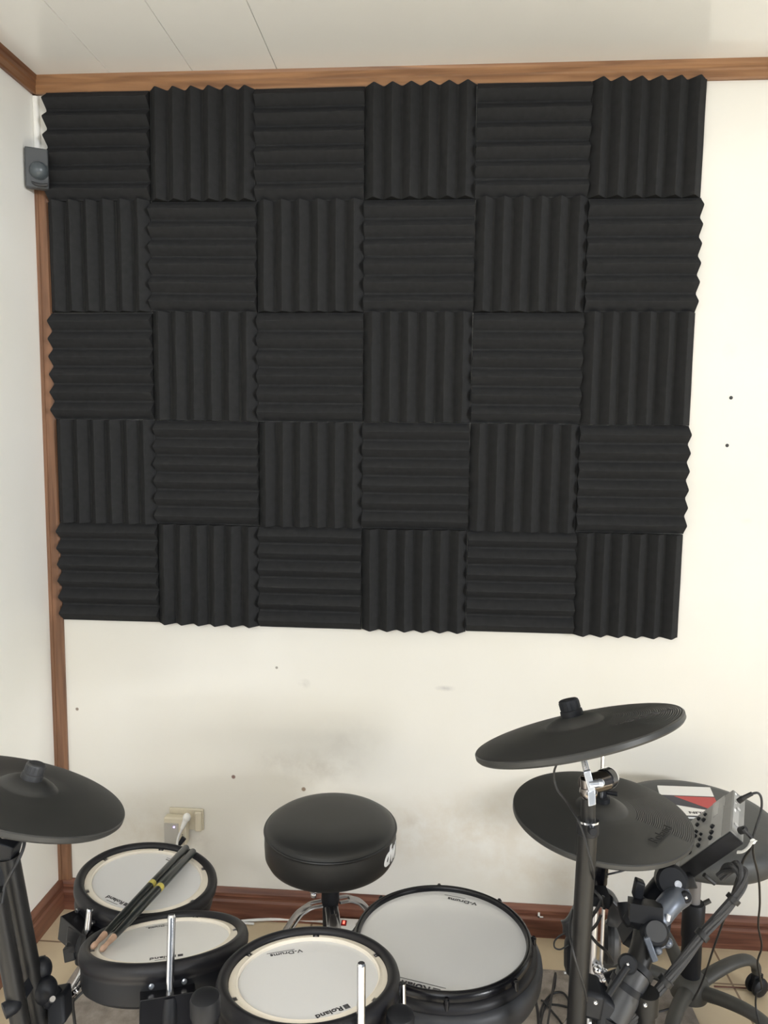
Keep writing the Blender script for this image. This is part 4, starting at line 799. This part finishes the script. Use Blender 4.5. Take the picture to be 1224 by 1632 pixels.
def bpoly(name, uv, m, z=.0052):
    bm = B(); A = [bm.verts.new(xd*(u-.5)*Wd + yd*v*Ln + V((0,0,z))) for u,v in uv]; C_ = [bm.verts.new(v.co+V((0,0,.0006))) for v in A]
    bm.faces.new(A[::-1]); bm.faces.new(C_)
    for i in range(len(A)): bm.faces.new((A[i],A[(i+1)%len(A)],C_[(i+1)%len(A)],C_[i]))
    return link(name, bm, m, t, smooth=False)
bpoly('navy_print', [(0,.33),(1,.33),(1,.36),(.36,.36),(.9,.80),(0,.58)], BOOKN)
bpoly('red_print', [(.25,.36),(1,.36),(1,.86),(.9,.80)], BOOKR, .0054)
bpoly('lower_edge_print', [(0,.97),(1,.97),(1,1),(0,1)], BOOKN, .0054)
text('printed_word', 'KLIN', .014, INK, t, tuple(xd*(.012) + yd*Ln*.865 + V((0,0,.0054))), (0,0,PI), bold=.0004, ext=.0003, sx=1.5)

# ------------------------------------------------------------------ light and camera
w = bpy.data.worlds.new('world'); SC.world = w; w.use_nodes = True
bg = w.node_tree.nodes['Background']; bg.inputs[0].default_value = (.80,.90,1,1); bg.inputs[1].default_value = .24
def area(name, loc, target, sx, sy, power, col, spread=None):
    l = bpy.data.lights.new(name, 'AREA'); l.shape = 'RECTANGLE'; l.size = sx; l.size_y = sy; l.energy = power; l.color = col
    o = bpy.data.objects.new(name, l); COL.objects.link(o); o.location = loc
    o.rotation_euler = (V(target)-V(loc)).to_track_quat('-Z','Y').to_euler()
    return o
area('side_window_light', (10.2,-8.6,2.60), (.2,-.4,1.6), 2.4, 1.5, 715, (.975,.99,1))
area('front_fill_light', (.6,-3.2,2.0), (.5,0,1.6), 1.6, .8, 24, (.95,.975,1))  # added fill lamp behind the camera, brightens the back wall and its left side
sl = bpy.data.lights.new('bounce_sun', 'SUN'); sl.energy = 24; sl.angle = math.radians(1); sl.color = (.86,.93,1)     # added to brighten the ceiling; falls on the floor behind the camera only
so = bpy.data.objects.new('bounce_sun', sl); COL.objects.link(so); so.location = (2,-6,6); so.rotation_euler = V((-.15,.57,-.82)).to_track_quat('-Z','Y').to_euler()


yaw, pit, rol = -0.07246331317092652, -0.10270481428231812, 0.011797493311148375
f = V((math.sin(yaw)*math.cos(pit), math.cos(yaw)*math.cos(pit), math.sin(pit))); r = V((math.cos(yaw), -math.sin(yaw), 0)); u = r.cross(f)
r2 = r*math.cos(rol) + u*math.sin(rol); u2 = -r*math.sin(rol) + u*math.cos(rol)
cd = bpy.data.cameras.new('camera'); cam = bpy.data.objects.new('camera', cd); COL.objects.link(cam)
cd.sensor_fit = 'AUTO'; cd.sensor_width = 36; cd.lens = 1180/1632*36; cd.clip_start = .02
mw = Matrix.Identity(4)
for i, a in enumerate((r2, u2, -f)):
    for j in range(3): mw[j][i] = a[j]
mw.translation = V((1.1647,-2.1305,1.4983)); cam.matrix_world = mw
SC.camera = cam
SC.view_settings.view_transform = 'Standard'; SC.view_settings.look = 'None'; SC.view_settings.gamma = 1; SC.view_settings.use_curve_mapping = False
SC.view_settings.exposure = 0.12
